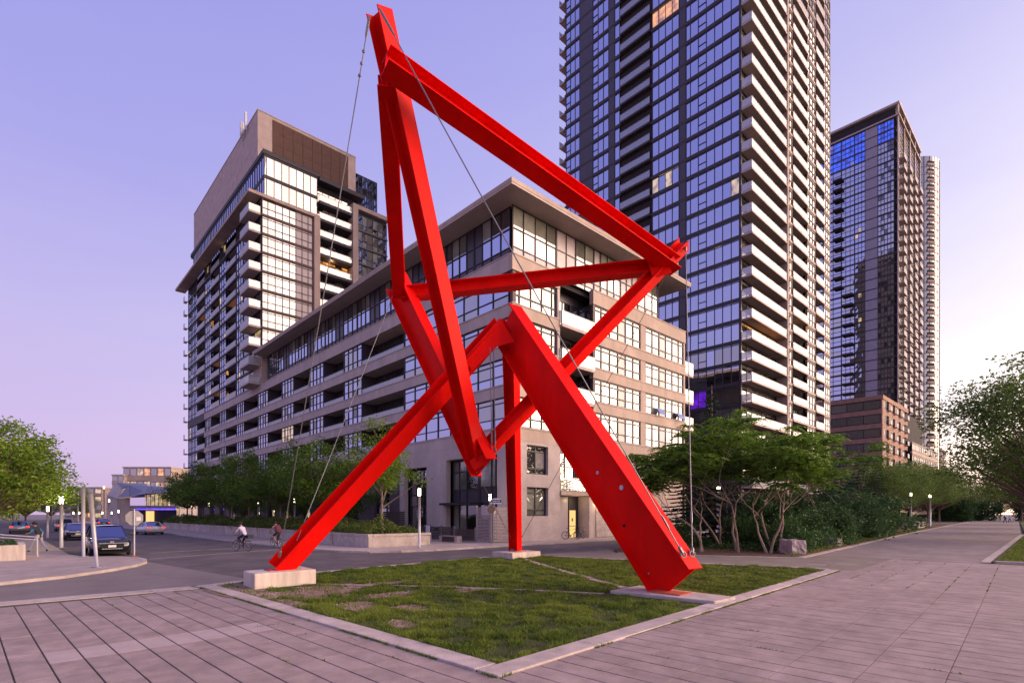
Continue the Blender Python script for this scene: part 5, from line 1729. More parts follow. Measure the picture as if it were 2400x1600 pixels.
c0_ = conifer((52, 15.4, 0), 8.2, 2.1, 3, 'blue-green conifer nearest the last sumac')
for i, (u, v, s_, lb_) in enumerate(((38.5, 19.0, 1.45, 'tall narrow conifer behind the highest sumac'), (59, 15.9, 1.1, 'second conifer along the path after the last sumac'), (67, 16.4, 1.15, 'third conifer along the path beside the podium view'), (77, 17.0, 1.1, 'farthest dark conifer in the planting bed'), (33.6, 18.6, .9, 'dark conifer behind the front sumacs'))):
    place(c0_, (u, v, 0), i * 1.1, s_, label=lb_)

# ---- shrubs: low leafy mounds
def shrub(loc, rx, ry, h, n, size, mat, seed, label, cat='shrub', group=None):
    root = thing('shrub', label, cat, loc, 0, group, local=True)
    cl = clump_points(46, rx, ry, h * .55, h * .42, .55, .8, seed)
    per = n // 46
    cen = np.repeat(cl, per, axis=0)
    pts = cen + rng.normal(0, 1, cen.shape) * min(rx, ry, h) * .17
    pts[:, 2] = np.abs(pts[:, 2])
    v = leafquads(pts, size, droop=.3)
    tone = rng.random(46).repeat(per)
    leaf_obj('foliage', v, mat, root, np.clip(.5 * tone + .5 * rng.random(len(pts)), 0, 1))
    st = MB()
    r = random.Random(seed)
    for k in range(9):
        c = Vector(cl[k * 5])
        st.tube([(c.x * .12, c.y * .12, -.02), c * .55, c], [.022, .014, .006], 4)
    st.build('stems', M['bark'], root)
    return root
gsh = 'shrubs along the path'
s0_ = shrub((33.2, 11.6, 0), 1.7, 1.2, 1.75, 5200, .075, M['leaf_shrub'], 3, 'dense rounded shrub beside the square boulder')
s1_ = shrub((36.4, 12.0, 0), 1.8, 1.3, 2.2, 5200, .085, M['leaf_shrub'], 5, 'leafy path-side shrub next after the boulder shrub', group=gsh)
for i, (u, v, s_) in enumerate(((39.5, 12.4, 1.15), (43, 12.8, 1.3), (47, 13.2, 1.3), (51.5, 13.6, 1.5), (57, 14.1, 1.6), (63.5, 14.8, 1.7), (71, 15.6, 1.8))):
    place(s1_, (u, v, 0), i * 1.9, s_, group=gsh, label=['second', 'third', 'fourth', 'fifth', 'sixth', 'seventh', 'eighth'][i] + ' path-side shrub counting from the boulder shrub')
gback = 'shrubs at the back of the bed'
for i, (u, v, s_) in enumerate(((31.5, 17.5, .75), (34.5, 15.0, .95), (39, 15.2, 1.5), (43.5, 17.0, 1.7), (49, 16, 1.8), (56, 17, 2.0), (64, 17.4, 2.0), (73, 17.6, 2.1), (88, 18.4, 2.0))):
    place(s1_, (u, v, 0), i * 2.3, s_, label='shaded shrub filling the back of the planting bed', group=gback)
def hcover(x, y):
    return .08 + .42 * vnoise(x, y, .8, 41)
for nm, poly, n, sz in (('bed_ground_cover', [(29.0, 16.5), (31.0, 12.6), (34, 12.3), (60, 14), (60, 19.5), (28.5, 19.5)], 26000, .07),):
    gx_, gy_ = scatter(poly, n, lambda x, y: vnoise(x, y, 1.1, 44) > .32)
    v = leafquads(np.stack([gx_, gy_, .03 + hcover(gx_, gy_) * rng.random(len(gx_))], 1), sz, droop=.2)
    leaf_obj(nm, v, M['leaf_shrub'], None, rng.random(len(gx_)), 'stuff')
# boulders
def boulder(name, loc, sx, sy, sz, seed, label):
    bm = bmesh.new()
    bmesh.ops.create_cube(bm, size=1)
    bmesh.ops.subdivide_edges(bm, edges=bm.edges[:], cuts=5, use_grid_fill=True)
    r = np.random.default_rng(seed)
    for v in bm.verts:
        n = v.co.normalized()
        v.co = v.co * .82 + n * .10
        v.co += n * (.05 * math.sin(9 * v.co.x + seed) * math.cos(7 * v.co.y) + .02 * r.normal())
        v.co = Vector((v.co.x * sx, v.co.y * sy, (v.co.z + .42) * sz))
    me = bpy.data.meshes.new(name); bm.to_mesh(me); bm.free()
    me.materials.append(M['stone'])
    o = link(name, me, None, loc)
    return tag(o, label, 'boulder')
b_ = boulder('boulder', (31.1, 10.75, 0), 1.25, .8, .85, 2, 'pale square boulder on the mulch at the foot of the shrubs'); b_.rotation_euler = (0, 0, .9)
b_ = boulder('boulder', (41.0, 11.5, 0), 1.3, .8, .6, 4, 'small boulder half hidden in grass along the path shrubs')
b_ = boulder('boulder', (98, 16.4, 0), 5.5, .9, 1.1, 7, 'long low pale boulder beside the path far along')
# ---- big trees right of and beyond the path
tr_ = broad_tree('park_tree', 'large dark leafy tree overhanging the right side of the path', (60, 2.0, 0), 15.0, 3.2, 6.8, 6.8, 300, 84, .135, M['leaf_brown'], M['bark'], None, 31, .26, .8, rz=6.4, cz=8.6)
for i, (u, v, s_, lb_) in enumerate(((84, 2.6, .85, 'second tree down the right side of the path'), (112, 4.0, .9, 'third tree down the right side of the path'), (98, 21.5, .66, 'rounded tree left of the path beyond the conifers'), (114, 22.5, .8, 'tree left of the path before the far apartment block'), (134, 23.5, .85, 'second tree beyond the far lamps left of the path'), (158, 24.5, .95, 'distant tree where the path narrows on the left'), (190, 27, 1.1, 'last distant tree left of the path end'), (150, 5.5, 1.0, 'distant tree closing the right end of the path'), (205, 11, 1.1, 'farthest tree at the right end of the path'))):
    place(tr_, (u, v, 0), i * 1.7 + .4, s_, label=lb_)
# ---- far trees on the left horizon
for i, (px, d, s_) in enumerate(((30, 120, .6), (120, 135, .55), (190, 150, .5), (235, 200, .55), (60, 95, .6))):
    p = P(px, 1203, d)
    place(tr_, (p.x, p.y, 0), i * 1.1, s_, label='distant tree on the left skyline beyond the street', group='far trees beyond the street')

for i, (u, v, s_) in enumerate(((232, 4, 1.0), (240, 12, .8), (246, 18.5, .75), (242, 26, .9), (236, 34, 1.0))):
    place(tr_, (u, v, 0), i * .9, s_, label='hazy tree in the row closing the far end of the path', group='trees closing the path')

for i, (u, v, s_) in enumerate(((218, 26, 3.6), (222, 30, 4), (226, 22, 3.2), (215, 3, 3.6), (224, 9, 3.0), (228, -4, 4), (196, 25, 3.2))):
    place(s1_, (u, v, 0), i * 1.3, s_, label='hazy bush under the tree row at the far end of the path', group='bushes closing the path')
# ================================================================ street furniture
def post_lamp(name, label, loc, h, glow='lamp', r=.075, group=None, light=0):
    t = thing(name, label, 'lamp', loc, 0, group, local=True)
    MB().disc((0, 0, .012), (0, 0, 1), r * 2.2, .024, 16).build('base_plate', M['steel_grey'], t)
    MB().tube([(0, 0, .02), (0, 0, h - .5)], [r * 1.1, r * 1.05], 12).build('post', M['pole'], t, smooth=True)
    MB().tube([(0, 0, h - .5), (0, 0, h - .04)], r * 1.15, 12).build('lamp_glass', M[glow], t, smooth=True)
    MB().disc((0, 0, h - .02), (0, 0, 1), r * 1.3, .035, 12).build('cap', M['pole'], t)
    if light:
        lamp_light((loc[0], loc[1], h - .25), light, (1, .82, .55), .2)
    return t
p = G(983, 1283)
post_lamp('post_lamp', 'slim steel post lamp standing at the sidewalk corner by the benches', (p.x, p.y, 0), 3.85, light=60)
p = P(1153, 1270, 38.5)
post_lamp('post_lamp', 'glowing post lamp behind the blue street name sign', (p.x + 1.2, p.y + 1.6, 0), 3.7, light=25)
p = G(144, 1283)
post_lamp('post_lamp', 'post lamp glowing under the yellow-green tree', (p.x, p.y, 0), 3.35, light=160, r=.09)
p = P(112, 1260, 48)
post_lamp('post_lamp', 'post lamp half hidden among the left trees', (p.x, p.y, 0), 2.9, 'lamp_far', .08)
gl_ = 'post lamps behind the street planter'
for px in (691, 605, 543, 490, 450):
    t_ = (px - CX) / FPX
    d = 22.6 / (FU + FV * t_)
    p = P(px, 1203, d)
    post_lamp('post_lamp', 'post lamp glowing behind the street planter trees', (p.x, p.y, 0), 3.9, 'lamp_far', .1, gl_)
gr_ = 'post lamps near the podium'
for px, d, hh in ((1684, 47, 4.6), (2180, 92, 5.5), (2135, 84, 5.5)):
    p = P(px, 1203, d)
    post_lamp('post_lamp', 'post lamp glowing behind the trees of the planting bed', (p.x, p.y, 0), hh, 'lamp_far', .13, gr_)
# two bare poles at the pavement corner
def pole(name, label, base, top, r0, r1):
    t = thing(name, label, 'pole', (base.x, base.y, 0), 0)
    MB().disc((base.x, base.y, .015), (0, 0, 1), .2, .03, 14).build('base_plate', M['steel_grey'], t)
    MB().tube([Vector((base.x, base.y, .0)), base.lerp(top, .5), top], [r0, (r0 + r1) / 2, r1], 12).build('shaft', M['pole'], t, smooth=True)
b0 = G(196, 1304); q0 = P(195, 1143, FU * b0.x + FV * b0.y)
pole('steel_pole', 'upright pale steel pole beside the dark car', Vector((b0.x, b0.y, 0)), q0, .07, .085)
b1 = G(228, 1329); q1_ = P(212, 1157, FU * b1.x + FV * b1.y)
pole('steel_pole', 'tilted pale steel pole on the pavement corner', Vector((b1.x, b1.y, 0)), q1_, .055, .095)
# stop sign seen from behind
b2 = G(315, 1304)
SS = thing('stop_sign', 'back of an octagonal stop sign on a thin post', 'sign', (b2.x, b2.y, 0), 0, local=True)
MB().tube([(0, 0, 0), (0, 0, 2.42)], .033, 8).build('post', M['pole'], SS)
oc = [(.40 * math.cos(RAD(22.5 + 45 * i)), .40 * math.sin(RAD(22.5 + 45 * i))) for i in range(8)]
vs = [(x, .04, 1.98 + z) for x, z in oc] + [(x, .048, 1.98 + z) for x, z in oc]
pl = MB().add(vs, [tuple(range(8)), tuple(range(15, 7, -1))] + [(i, 8 + i, 8 + (i + 1) % 8, (i + 1) % 8) for i in range(8)]).build('sign_plate', M['sign_back'], SS)
MB().box(.08, .27, .02, .036, 1.83, 2.03).build('sticker', M['plate'], SS)
MB().box(-.035, .035, .0, .04, 1.62, 2.3).build('bracket', M['pole'], SS)
MB().box(-.09, .09, -.09, .09, 0, .07).build('foot', M['red_plate'], SS)
SS.rotation_euler = (0, 0, RAD(-10))
# street-name sign with a round sign turned away below it
b3 = P(1152, 1272, 38.0)
SN = thing('street_sign', 'street post with blue and white name plate and round sign below', 'sign', (b3.x, b3.y, 0), RAD(-43), local=True)
MB().tube([(0, 0, 0), (0, 0, 3.25)], .03, 8).build('post', M['steel_grey'], SN)
n_ = 8
up = [(-.06 + .76 * i / n_, 3.2 + .09 * math.sin(math.pi * i / n_)) for i in range(n_ + 1)]
vs = [(-.06, -.035, 2.9), (.70, -.035, 2.9)] + [(x, -.035, z) for x, z in up[::-1]]
m_ = len(vs)
vs2 = vs + [(x, -.02, z) for x, _, z in vs]
MB().add(vs2, [tuple(range(m_)), tuple(range(2 * m_ - 1, m_ - 1, -1))] + [(i, m_ + i, m_ + (i + 1) % m_, (i + 1) % m_) for i in range(m_)]).build('name_plate', M['sign_white'], SN)
MB().box(-.06, .70, -.041, -.036, 2.99, 3.19).build('name_band', M['sign_blue'], SN)
lt = MB()
x = .0
for w in (.03, .025, .035, .03, .025, .03, .035, .028, .03, 0, .05, .03, .04):
    if w:
        lt.box(x, x + w, -.0435, -.0415, 3.05, 3.05 + (.09 if w > .034 else .06))
    x += max(w, .02) + .016
lt.build('lettering', M['sign_white'], SN)
MB().disc((-.02, -.045, 2.5), (0, 1, 0), .28, .012, 20).build('round_plate', M['sign_wood'], SN)
# benches
def bench(label, loc, rz, L_=2.4):
    t = thing('bench', label, 'bench', loc, rz, None, local=True)
    for i, yy in enumerate((-.2, -.07, .06, .19)):
        boxobj('seat_slat', -L_ / 2, L_ / 2, yy - .055, yy + .055, .42, .48, M['wood_pale'], t)
    for xx in (-L_ / 2 + .15, L_ / 2 - .15):
        boxobj('leg', xx - .16, xx + .16, -.24, .24, 0, .415, M['concrete'], t)
    boxobj('front_board', -L_ / 2 + .32, L_ / 2 - .32, -.2, -.15, .06, .41, M['wood_dark'], t)
    boxobj('front_board', -L_ / 2 + .32, L_ / 2 - .32, .15, .2, .06, .41, M['wood_dark'], t)
pa, pb = G(992, 1268), G(1056, 1269)
bench('wooden bench between the post lamp and the patio gate', (24.6, 37.6, 0), RAD(90), 3.0)
bench('wooden bench before the slatted patio wall', (24.9, 33.6, 0), RAD(90), 2.3)
# patio enclosure: low dark boarded fence, gate, tall dark screen, pale slatted screen
def board_fence(name, label, x, y0, y1, z1, mat, bh=.11, gap=.02, cat='fence', posts=2, axis='y'):
    t = thing(name, label, cat, (x, (y0 + y1) / 2, 0) if axis == 'y' else ((y0 + y1) / 2, x, 0))
    z = .08
    while z + bh < z1:
        if axis == 'y':
            boxobj('board', x - .012, x + .012, y0 + .03, y1 - .03, z, z + bh, mat, t)
        else:
            boxobj('board', y0 + .03, y1 - .03, x - .012, x + .012, z, z + bh, mat, t)
        z += bh + gap
    for i in range(posts):
        q = y0 + (y1 - y0) * i / max(1, posts - 1)
        if axis == 'y':
            boxobj('post', x + .015, x + .085, q - .04, q + .04, 0, z1 + .06, M['steel_grey'], t)
        else:
            boxobj('post', q - .04, q + .04, x + .015, x + .085, 0, z1 + .06, M['steel_grey'], t)
board_fence('patio_fence', 'low dark boarded patio fence left of the gate', 26.2, 36.7, 46.5, 1.15, M['wood_dark'], posts=5)
board_fence('patio_gate', 'low dark boarded patio gate between steel posts', 26.2, 34.9, 36.55, 1.15, M['wood_dark'], cat='gate')
board_fence('patio_fence', 'short dark boarded fence between gate and pale screen', 26.2, 32.2, 34.75, 1.05, M['wood_dark'])
board_fence('privacy_screen', 'tall dark wooden privacy screen behind the post lamp', 26.6, 43.0, 47.2, 2.5, M['wood_dark'], .16)
board_fence('slatted_screen', 'pale slatted wooden screen at the building corner', 30.0, 26.25, 28.4, 2.75, M['wood_pale'], .075, .035, axis='x')
board_fence('slatted_screen', 'pale slatted wooden screen facing the street by the benches', 26.2, 30.05, 32.0, 2.75, M['wood_pale'], .075, .035)
nb = thing('notice_board', 'small white notice board on the dark patio fence', 'sign', (26.1, 38.4, 0))
boxobj('panel', 26.05, 26.09, 38.1, 38.7, .55, 1.2, M['sign_white'], nb); boxobj('frame', 26.1, 26.14, 38.05, 38.75, .0, 1.25, M['mullion'], nb)
mbx = thing('mail_box', 'small black letter box on the patio fence by the gate', 'letter box', (26.1, 37.1, .8))
boxobj('box', 25.98, 26.16, 36.95, 37.35, .78, 1.05, M['mullion'], mbx)
boxobj('lid', 25.96, 26.16, 36.93, 37.37, 1.052, 1.08, M['steel_grey'], mbx)
# corner planter with railing on the left
CP = thing('corner_planter', 'pale concrete planter at the left pavement with metal handrail', 'planter', (-.6, 35, 0))
for x0, x1 in ((-3.3, -1.02), (-1.0, .43)):
    boxobj('wall_panel', x0, x1, 34.2, 34.45, 0, .72, M['concrete_block'], CP)
boxobj('wall_panel', .18, .43, 34.452, 38, 0, .72, M['concrete_block'], CP)
boxobj('soil', -3.3, .17, 34.46, 38, .02, .6, M['mulch'], CP)
hr = MB()
for dz in (0, .14):
    hr.tube([(-2.6, 37.2, 1.75 - dz), (-.4, 36.6, 1.15 - dz), (.9, 36.5, 1.0 - dz)], .03, 6)
for q in ((-2.6, 37.2, 1.75), (.9, 36.5, 1.0)):
    hr.tube([(q[0], q[1], 0), q], .04, 6)
hr.build('handrail', M['pole'], CP)
gx_, gy_ = scatter([(-3.2, 34.5), (.1, 34.5), (.1, 37.8), (-3.2, 37.8)], 1500, lambda x, y: vnoise(x, y, .6, 61) > .35)
v = leafquads(np.stack([gx_, gy_, .6 + .3 * rng.random(len(gx_))], 1), .07, droop=.2)
leaf_obj('corner_planter_plants', v, M['leaf_shrub'], None, rng.random(len(gx_)), 'stuff')

# ================================================================ vehicles
def car(name, label, loc, rz, paint, suv=False, group=None, lights=None, rear_lit=False):
    t = thing(name, label, 'car', loc, rz, group, local=True)
    Lh = 2.27 if suv else 2.35
    W = .92 if suv else .9
    belt = 1.02 if suv else .9
    top = 1.66 if suv else 1.44
    # lower body: stations along x, front at +x
    if suv:
        stn = [(-Lh, .42, .85, .80), (-Lh + .1, .32, belt, .88), (-1.3, .28, belt, W), (0, .27, belt, W), (.95, .27, belt - .01, W), (1.4, .28, belt - .03, W - .01), (Lh - .25, .30, .90, W - .06), (Lh - .05, .34, .80, W - .14), (Lh, .42, .66, W - .2)]
    else:
        stn = [(-Lh, .45, .82, .76), (-Lh + .12, .30, belt, .84), (-1.4, .25, belt + .02, W), (0, .22, belt, W), (.9, .22, belt - .02, W), (1.5, .24, .80, W - .02), (Lh - .22, .27, .70, W - .08), (Lh, .4, .56, W - .2)]
    vs, fs = [], []
    for x, zb, zt, w in stn:
        prof = [(w * .86, zb), (w, zb + .14), (w * 1.0, (zb + zt) / 2 + .02), (w * .97, zt - .07), (w * .86, zt), (0, zt + .035)]
        full = [(-y, z) for y, z in prof] + [(y, z) for y, z in prof[::-1][1:]]
        vs += [(x, y, z) for y, z in full]
    k = 11
    for i in range(len(stn) - 1):
        for j in range(k):
            a, b = i * k + j, i * k + (j + 1) % k
            fs.append((a, b, b + k, a + k))
    fs.append(tuple(range(k - 1, -1, -1))); e = (len(stn) - 1) * k
    fs.append(tuple(e + j for j in range(k)))
    body = MB().add(vs, fs).build('body', paint, t, smooth=True)
    # cabin: glass sides, painted roof
    xr, xf = (-Lh + .18, 1.02) if suv else (-1.75, .95)
    tr, tf = (-Lh + .55, .25) if suv else (-.95, .1)
    bz = belt - .03
    wb, wt = W * .93, W * .70
    pts = [(xr, wb * .92, bz), (xf, wb * .95, bz - .02), (tf, wt, top - .05), (tr, wt * .96, top - .06)]
    vs = [(x, y, z) for x, y, z in pts] + [(x, -y, z) for x, y, z in pts]
    gls = MB().add(vs, [(0, 1, 2, 3), (4, 7, 6, 5), (1, 5, 6, 2), (0, 3, 7, 4)])
    gls.build('windows', M['car_glass'], t)
    rf_ = MB()
    g = []
    for i, x in enumerate((tr - .03, (tr + tf) / 2, tf + .05)):
        zc = top - (.0 if i == 1 else .035)
        g += [(x, -wt - .01, zc - .035), (x, -wt * .5, zc + .0), (x, 0, zc + .012), (x, wt * .5, zc), (x, wt + .01, zc - .035)]
    ff = []
    for i in range(2):
        for j in range(4):
            a = i * 5 + j
            ff.append((a, a + 5, a + 6, a + 1))
    rf_.add(g, ff)
    for sg in (-1, 1):
        for a, b in (((xf, wb * .95, bz), (tf, wt, top - .05)), ((xr, wb * .92, bz), (tr, wt * .96, top - .06)), ((-.2, wb * .97, bz), (-.25, wt, top - .05))):
            rf_.bar((a[0], sg * a[1] * 1.005, a[2]), (b[0], sg * b[1] * 1.01, b[2]), .07, .06)
    rf_.build('roof', paint, t, smooth=False)
    for x in (-1.38 if suv else -1.4, 1.35 if suv else 1.42):
        for sg in (-1, 1):
            w_ = MB().ring((x, sg * (W - .09), .345), (0, 1, 0), .255, .09, 18, 6).build('wheel', M['rubber'], t, smooth=True)
            MB().disc((x, sg * (W - .03), .345), (0, 1, 0), .20, .05, 14).build('rim', M['chrome'], w_)
    fx = Lh
    for sg in (-1, 1):
        MB().add([(fx - .32, sg * (W - .045), .80), (fx - .06, sg * (W - .30), .72), (fx - .09, sg * (W - .28), .86), (fx - .36, sg * (W - .06), .92)], [(0, 1, 2, 3), (3, 2, 1, 0)]).build('headlight', M['headlight'], t)
        m_ = MB().box(.62, .82, sg * (W + .02), sg * (W + .22), belt + .02, belt + .17)
        m_.build('mirror', paint, t)
        MB().box(-fx - .015, -fx + .1, sg * .55, sg * .82, .70, .88).build('tail_light', M['tail'] if rear_lit else M['red_plate'], t)
    gr = MB().box(fx - .08, fx - .015 + .03, -.52, .52, .50, .70).build('grille', M['rubber'], t)
    boxobj('chrome_bar', fx + .0, fx + .03, -.56, .56, .70, .735, M['chrome'], gr)
    boxobj('lower_bar', fx - .03, fx + .035, -.45, .45, .40, .44, M['chrome'], gr)
    boxobj('badge', fx - .02, fx + .01, -.09, .09, .76, .82, M['chrome'], gr)
    boxobj('number_plate', fx + .02, fx + .045, -.17, .17, .50, .62, M['plate'], t)
    boxobj('rear_plate', -fx - .03, -fx - .005, -.17, .17, .6, .72, M['plate'], t)
    boxobj('underbody', -fx + .3, fx - .3, -W + .15, W - .15, .18, .30, M['rubber'], t)
    return t
q = G(254, 1299)
car('parked_car', 'dark blue-black sport utility car facing us beside the upright pole', (q.x + .15, q.y + 2.1, -.1), RAD(-90), M['black_paint'], True)
q = G(183, 1263)
car('parked_car', 'black car parked behind the sport utility car', (q.x, q.y + 2.2, -.1), RAD(-90), M['black_paint'], False)
q = G(354, 1251)
car('moving_car', 'white sedan driving away past the street planter end', (q.x + .2, q.y + 2.2, -.1), RAD(97), M['white_paint'], False, rear_lit=True)
for i, (px, d, pt, lb_) in enumerate(((150, 70, 'grey_paint', 'grey car in the parked row beyond the black car'), (46, 62, 'grey_paint', 'grey car parked behind the corner planter'), (240, 92, 'black_paint', 'dark car far down the street behind the stop sign'))):
    p = P(px, 1203, d)
    car('distant_car', lb_, (p.x, p.y, -.1), RAD(90), M[pt], i == 0, rear_lit=True)

# ================================================================ bicycles and people
def bicycle(label, loc, rz, frame, lean=0.0, group=None, steer=0.0):
    t = thing('bicycle', label, 'bicycle', loc, rz, group, local=True)
    t.rotation_euler = (lean, 0, rz)
    for x in (-.50, .54):
        w = MB().ring((x, 0, .34), (0, 1, 0), .322, .018, 28, 5).build('wheel', M['rubber'], t, smooth=True)
        MB().ring((x, 0, .34), (0, 1, 0), .298, .009, 24, 4).build('rim', M['chrome'], w)
        sp_ = MB()
        for i in range(10):
            a = 2 * math.pi * i / 10
            sp_.tube([(x, 0, .34), (x + .3 * math.cos(a), 0, .34 + .3 * math.sin(a))], .0025, 3)
        sp_.disc((x, 0, .34), (0, 1, 0), .03, .08, 8)
        sp_.build('spokes', M['steel'], w)
    fr = MB()
    bb, st_, hd, hl = (-.06, 0, .29), (-.2, 0, .80), (.40, 0, .86), (.43, 0, .72)
    for a, b, r in ((bb, st_, .017), (st_, hd, .016), (bb, hl, .018), (bb, (-.5, .045, .34), .009), (bb, (-.5, -.045, .34), .009), (st_, (-.5, .045, .34), .008), (st_, (-.5, -.045, .34), .008), (hd, hl, .02), (hl, (.54, .05, .34), .011), (hl, (.54, -.05, .34), .011), (st_, (-.235, 0, .93), .014)):
        fr.tube([a, b], r, 6)
    fr.build('frame', frame, t)
    MB().tube([(.39, 0, .86), (.37, 0, .98), (.43, .12, 1.0), (.38, .29, 1.0)], .013, 6).tube([(.37, 0, .98), (.43, -.12, 1.0), (.38, -.29, 1.0)], .013, 6).build('handlebar', M['mullion'], t)
    MB().add([(-.40, -.07, .94), (-.40, .07, .94), (-.12, .02, .955), (-.12, -.02, .955), (-.38, -.06, .985), (-.38, .06, .985), (-.13, .015, .975), (-.13, -.015, .975)], [(0, 1, 2, 3), (7, 6, 5, 4), (0, 4, 5, 1), (1, 5, 6, 2), (2, 6, 7, 3), (3, 7, 4, 0)]).build('saddle', M['rubber'], t)
    ck = MB().disc((-.06, -.05, .29), (0, 1, 0), .09, .012, 14)
    ck.tube([(-.06, -.07, .29), (.02, -.08, .14)], .011, 5).tube([(-.06, .07, .29), (-.14, .08, .44)], .011, 5)
    ck.box(-.03, .07, -.19, -.09, .125, .145).box(-.19, -.09, .09, .19, .43, .45)
    ck.build('crank', M['steel'], t)
    return t
def figure(name, label, loc, rz, J, bones, mats, head_r=.105, hair=None, extra=None, group=None):
    """one continuous body grown over a skeleton; bones = (a, b, material index); J = joint -> (x, y, z, radius)"""
    names = list(J)
    me = bpy.data.meshes.new('skeleton')
    me.from_pydata([J[n][:3] for n in names], [(names.index(a), names.index(b)) for a, b, _ in bones], [])
    o = bpy.data.objects.new('skeleton', me); COL.objects.link(o)
    sk = o.modifiers.new('skin', 'SKIN')
    for i, n in enumerate(names):
        r = J[n][3]
        o.data.skin_vertices[0].data[i].radius = (r, r) if not hasattr(r, '__len__') else r
    o.data.skin_vertices[0].data[names.index('pelvis')].use_root = True
    sb = o.modifiers.new('sub', 'SUBSURF'); sb.levels = 2; sb.render_levels = 2
    dg = bpy.context.evaluated_depsgraph_get(); dg.update()
    ev = o.evaluated_get(dg)
    nm = bpy.data.meshes.new_from_object(ev)
    bpy.data.objects.remove(o)
    nm.materials.clear()
    for m in mats:
        nm.materials.append(m)
    seg = [(Vector(J[a][:3]), Vector(J[b][:3]), mi, (J[a][3] if not hasattr(J[a][3], '__len__') else J[a][3][0]) * .5 + .5 * (J[b][3] if not hasattr(J[b][3], '__len__') else J[b][3][0])) for a, b, mi in bones]
    for pgn in nm.polygons:
        c = pgn.center
        best, bi = 1e9, 0
        for a, b, mi, rr in seg:
            ab = b - a; t = max(0, min(1, (c - a).dot(ab) / max(ab.length_squared, 1e-9)))
            ds = (c - a - ab * t).length - rr * .6
            if ds < best:
                best, bi = ds, mi
        pgn.material_index = bi
        pgn.use_smooth = True
    t = thing(name, label, 'person', loc, rz, group, local=True)
    nm.name = 'body'
    link('body', nm, t, (0, 0, 0))
    hc = Vector(J['head'][:3])
    if hair:
        bm = bmesh.new()
        bmesh.ops.create_uvsphere(bm, u_segments=14, v_segments=10, radius=head_r * 1.12)
        for v in list(bm.verts):
            v.co.x = v.co.x * 1.05 - .012; v.co.z = v.co.z * 1.05 + .035
        bmesh.ops.delete(bm, geom=[v for v in bm.verts if v.co.z < -.03 and v.co.x > -.02], context='VERTS')
        hm = bpy.data.meshes.new('hair'); bm.to_mesh(hm); bm.free(); hm.materials.append(hair)
        for pgn in hm.polygons:
            pgn.use_smooth = True
        link('hair', hm, t, hc)
    if extra:
        extra(t, hc)
    return t
M['shirt_lilac'] = pm('lilac_shirt', (.55, .47, .60), .8, .1, 6)
M['dark_cloth'] = pm('dark_cloth', (.03, .03, .04), .8, .2, 6)
M['pink_skin_top'] = pm('peach_top', (.50, .27, .22), .8, .1, 6)
M['maroon'] = pm('maroon_bag', (.11, .035, .05), .8, .3, 12)
M['white_shoe'] = pm('white_shoe', (.65, .62, .62), .6, .1, 6)
M['teal'] = pm('teal_shirt', (.03, .22, .34), .8, .15, 6)
M['pale_trousers'] = pm('patterned_trousers', (.40, .38, .42), .8, .35, 18)
def rider(s=1.0, low=0):
    return {
        'pelvis': (-.22, 0, 1.0, .145), 'waist': (-.13, 0, 1.14, .135), 'chest': (.02, 0, 1.36, .16), 'neckb': (.09, 0, 1.48, .075), 'neck': (.12, 0, 1.54, .055), 'head': (.17, 0, 1.66, .10), 'crown': (.175, 0, 1.74, .075),
        'shl': (.05, .18, 1.43, .065), 'ell': (.20, .27, 1.20, .045), 'wrl': (.36, .28, 1.04, .032), 'hal': (.41, .28, 1.02, .038),
        'shr': (.05, -.18, 1.43, .065), 'elr': (.20, -.27, 1.20, .045), 'wrr': (.36, -.28, 1.04, .032), 'har': (.41, -.28, 1.02, .038),
        'hil': (-.20, .10, .97, .095), 'knl': (.20, .12, .83, .065), 'anl': (-.10, .13, .52, .045), 'tol': (.05, .13, .47, .04),
        'hir': (-.20, -.10, .97, .095), 'knr': (.10, -.12, .58, .065), 'anr': (.0, -.13, .22, .045), 'tor': (.14, -.13, .17, .04)}
BONES = lambda top, arm, fore, leg, shin, shoe, skin: [('pelvis', 'waist', top), ('waist', 'chest', top), ('chest', 'neckb', top), ('neckb', 'neck', skin), ('neck', 'head', skin), ('head', 'crown', skin),
        ('chest', 'shl', top), ('shl', 'ell', arm), ('ell', 'wrl', fore), ('wrl', 'hal', skin), ('chest', 'shr', top), ('shr', 'elr', arm), ('elr', 'wrr', fore), ('wrr', 'har', skin),
        ('pelvis', 'hil', leg), ('hil', 'knl', leg), ('knl', 'anl', shin), ('anl', 'tol', shoe), ('pelvis', 'hir', leg), ('hir', 'knr', leg), ('knr', 'anr', shin), ('anr', 'tor', shoe)]
qa = G(568, 1287)
HA = RAD(112)
bicycle('bicycle ridden by the person in the lilac shirt', (qa.x, qa.y, -.1), HA, M['maroon'])
def basket(t, hc):
    MB().box(-.75, -.42, -.2, .2, .80, 1.0).build('rear_bag', M['dark_cloth'], t)
figure('person', 'person in lilac t-shirt and dark trousers cycling away along the street', (qa.x, qa.y, -.1), HA, rider(), BONES(0, 0, 1, 2, 2, 3, 1), [M['shirt_lilac'], M['skin'], M['dark_cloth'], M['white_shoe']], hair=M['hair'], extra=basket)
qb = G(648, 1280)
HB = RAD(97)
bicycle('bicycle ridden by the person with the maroon backpack', (qb.x, qb.y, -.1), HB, M['mullion'])
def pack(t, hc):
    bm = bmesh.new(); bmesh.ops.create_cube(bm, size=1)
    bmesh.ops.bevel(bm, geom=bm.edges[:], offset=.18, segments=3, affect='EDGES')
    for v in bm.verts:
        v.co = Vector((v.co.x * .24, v.co.y * .38, v.co.z * .55))
        v.co.rotate(Matrix.Rotation(.45, 3, 'Y')); v.co += Vector((-.22, 0, 1.27))
    mm_ = bpy.data.meshes.new('backpack'); bm.to_mesh(mm_); bm.free(); mm_.materials.append(M['maroon'])
    link('backpack', mm_, t, (0, 0, 0))
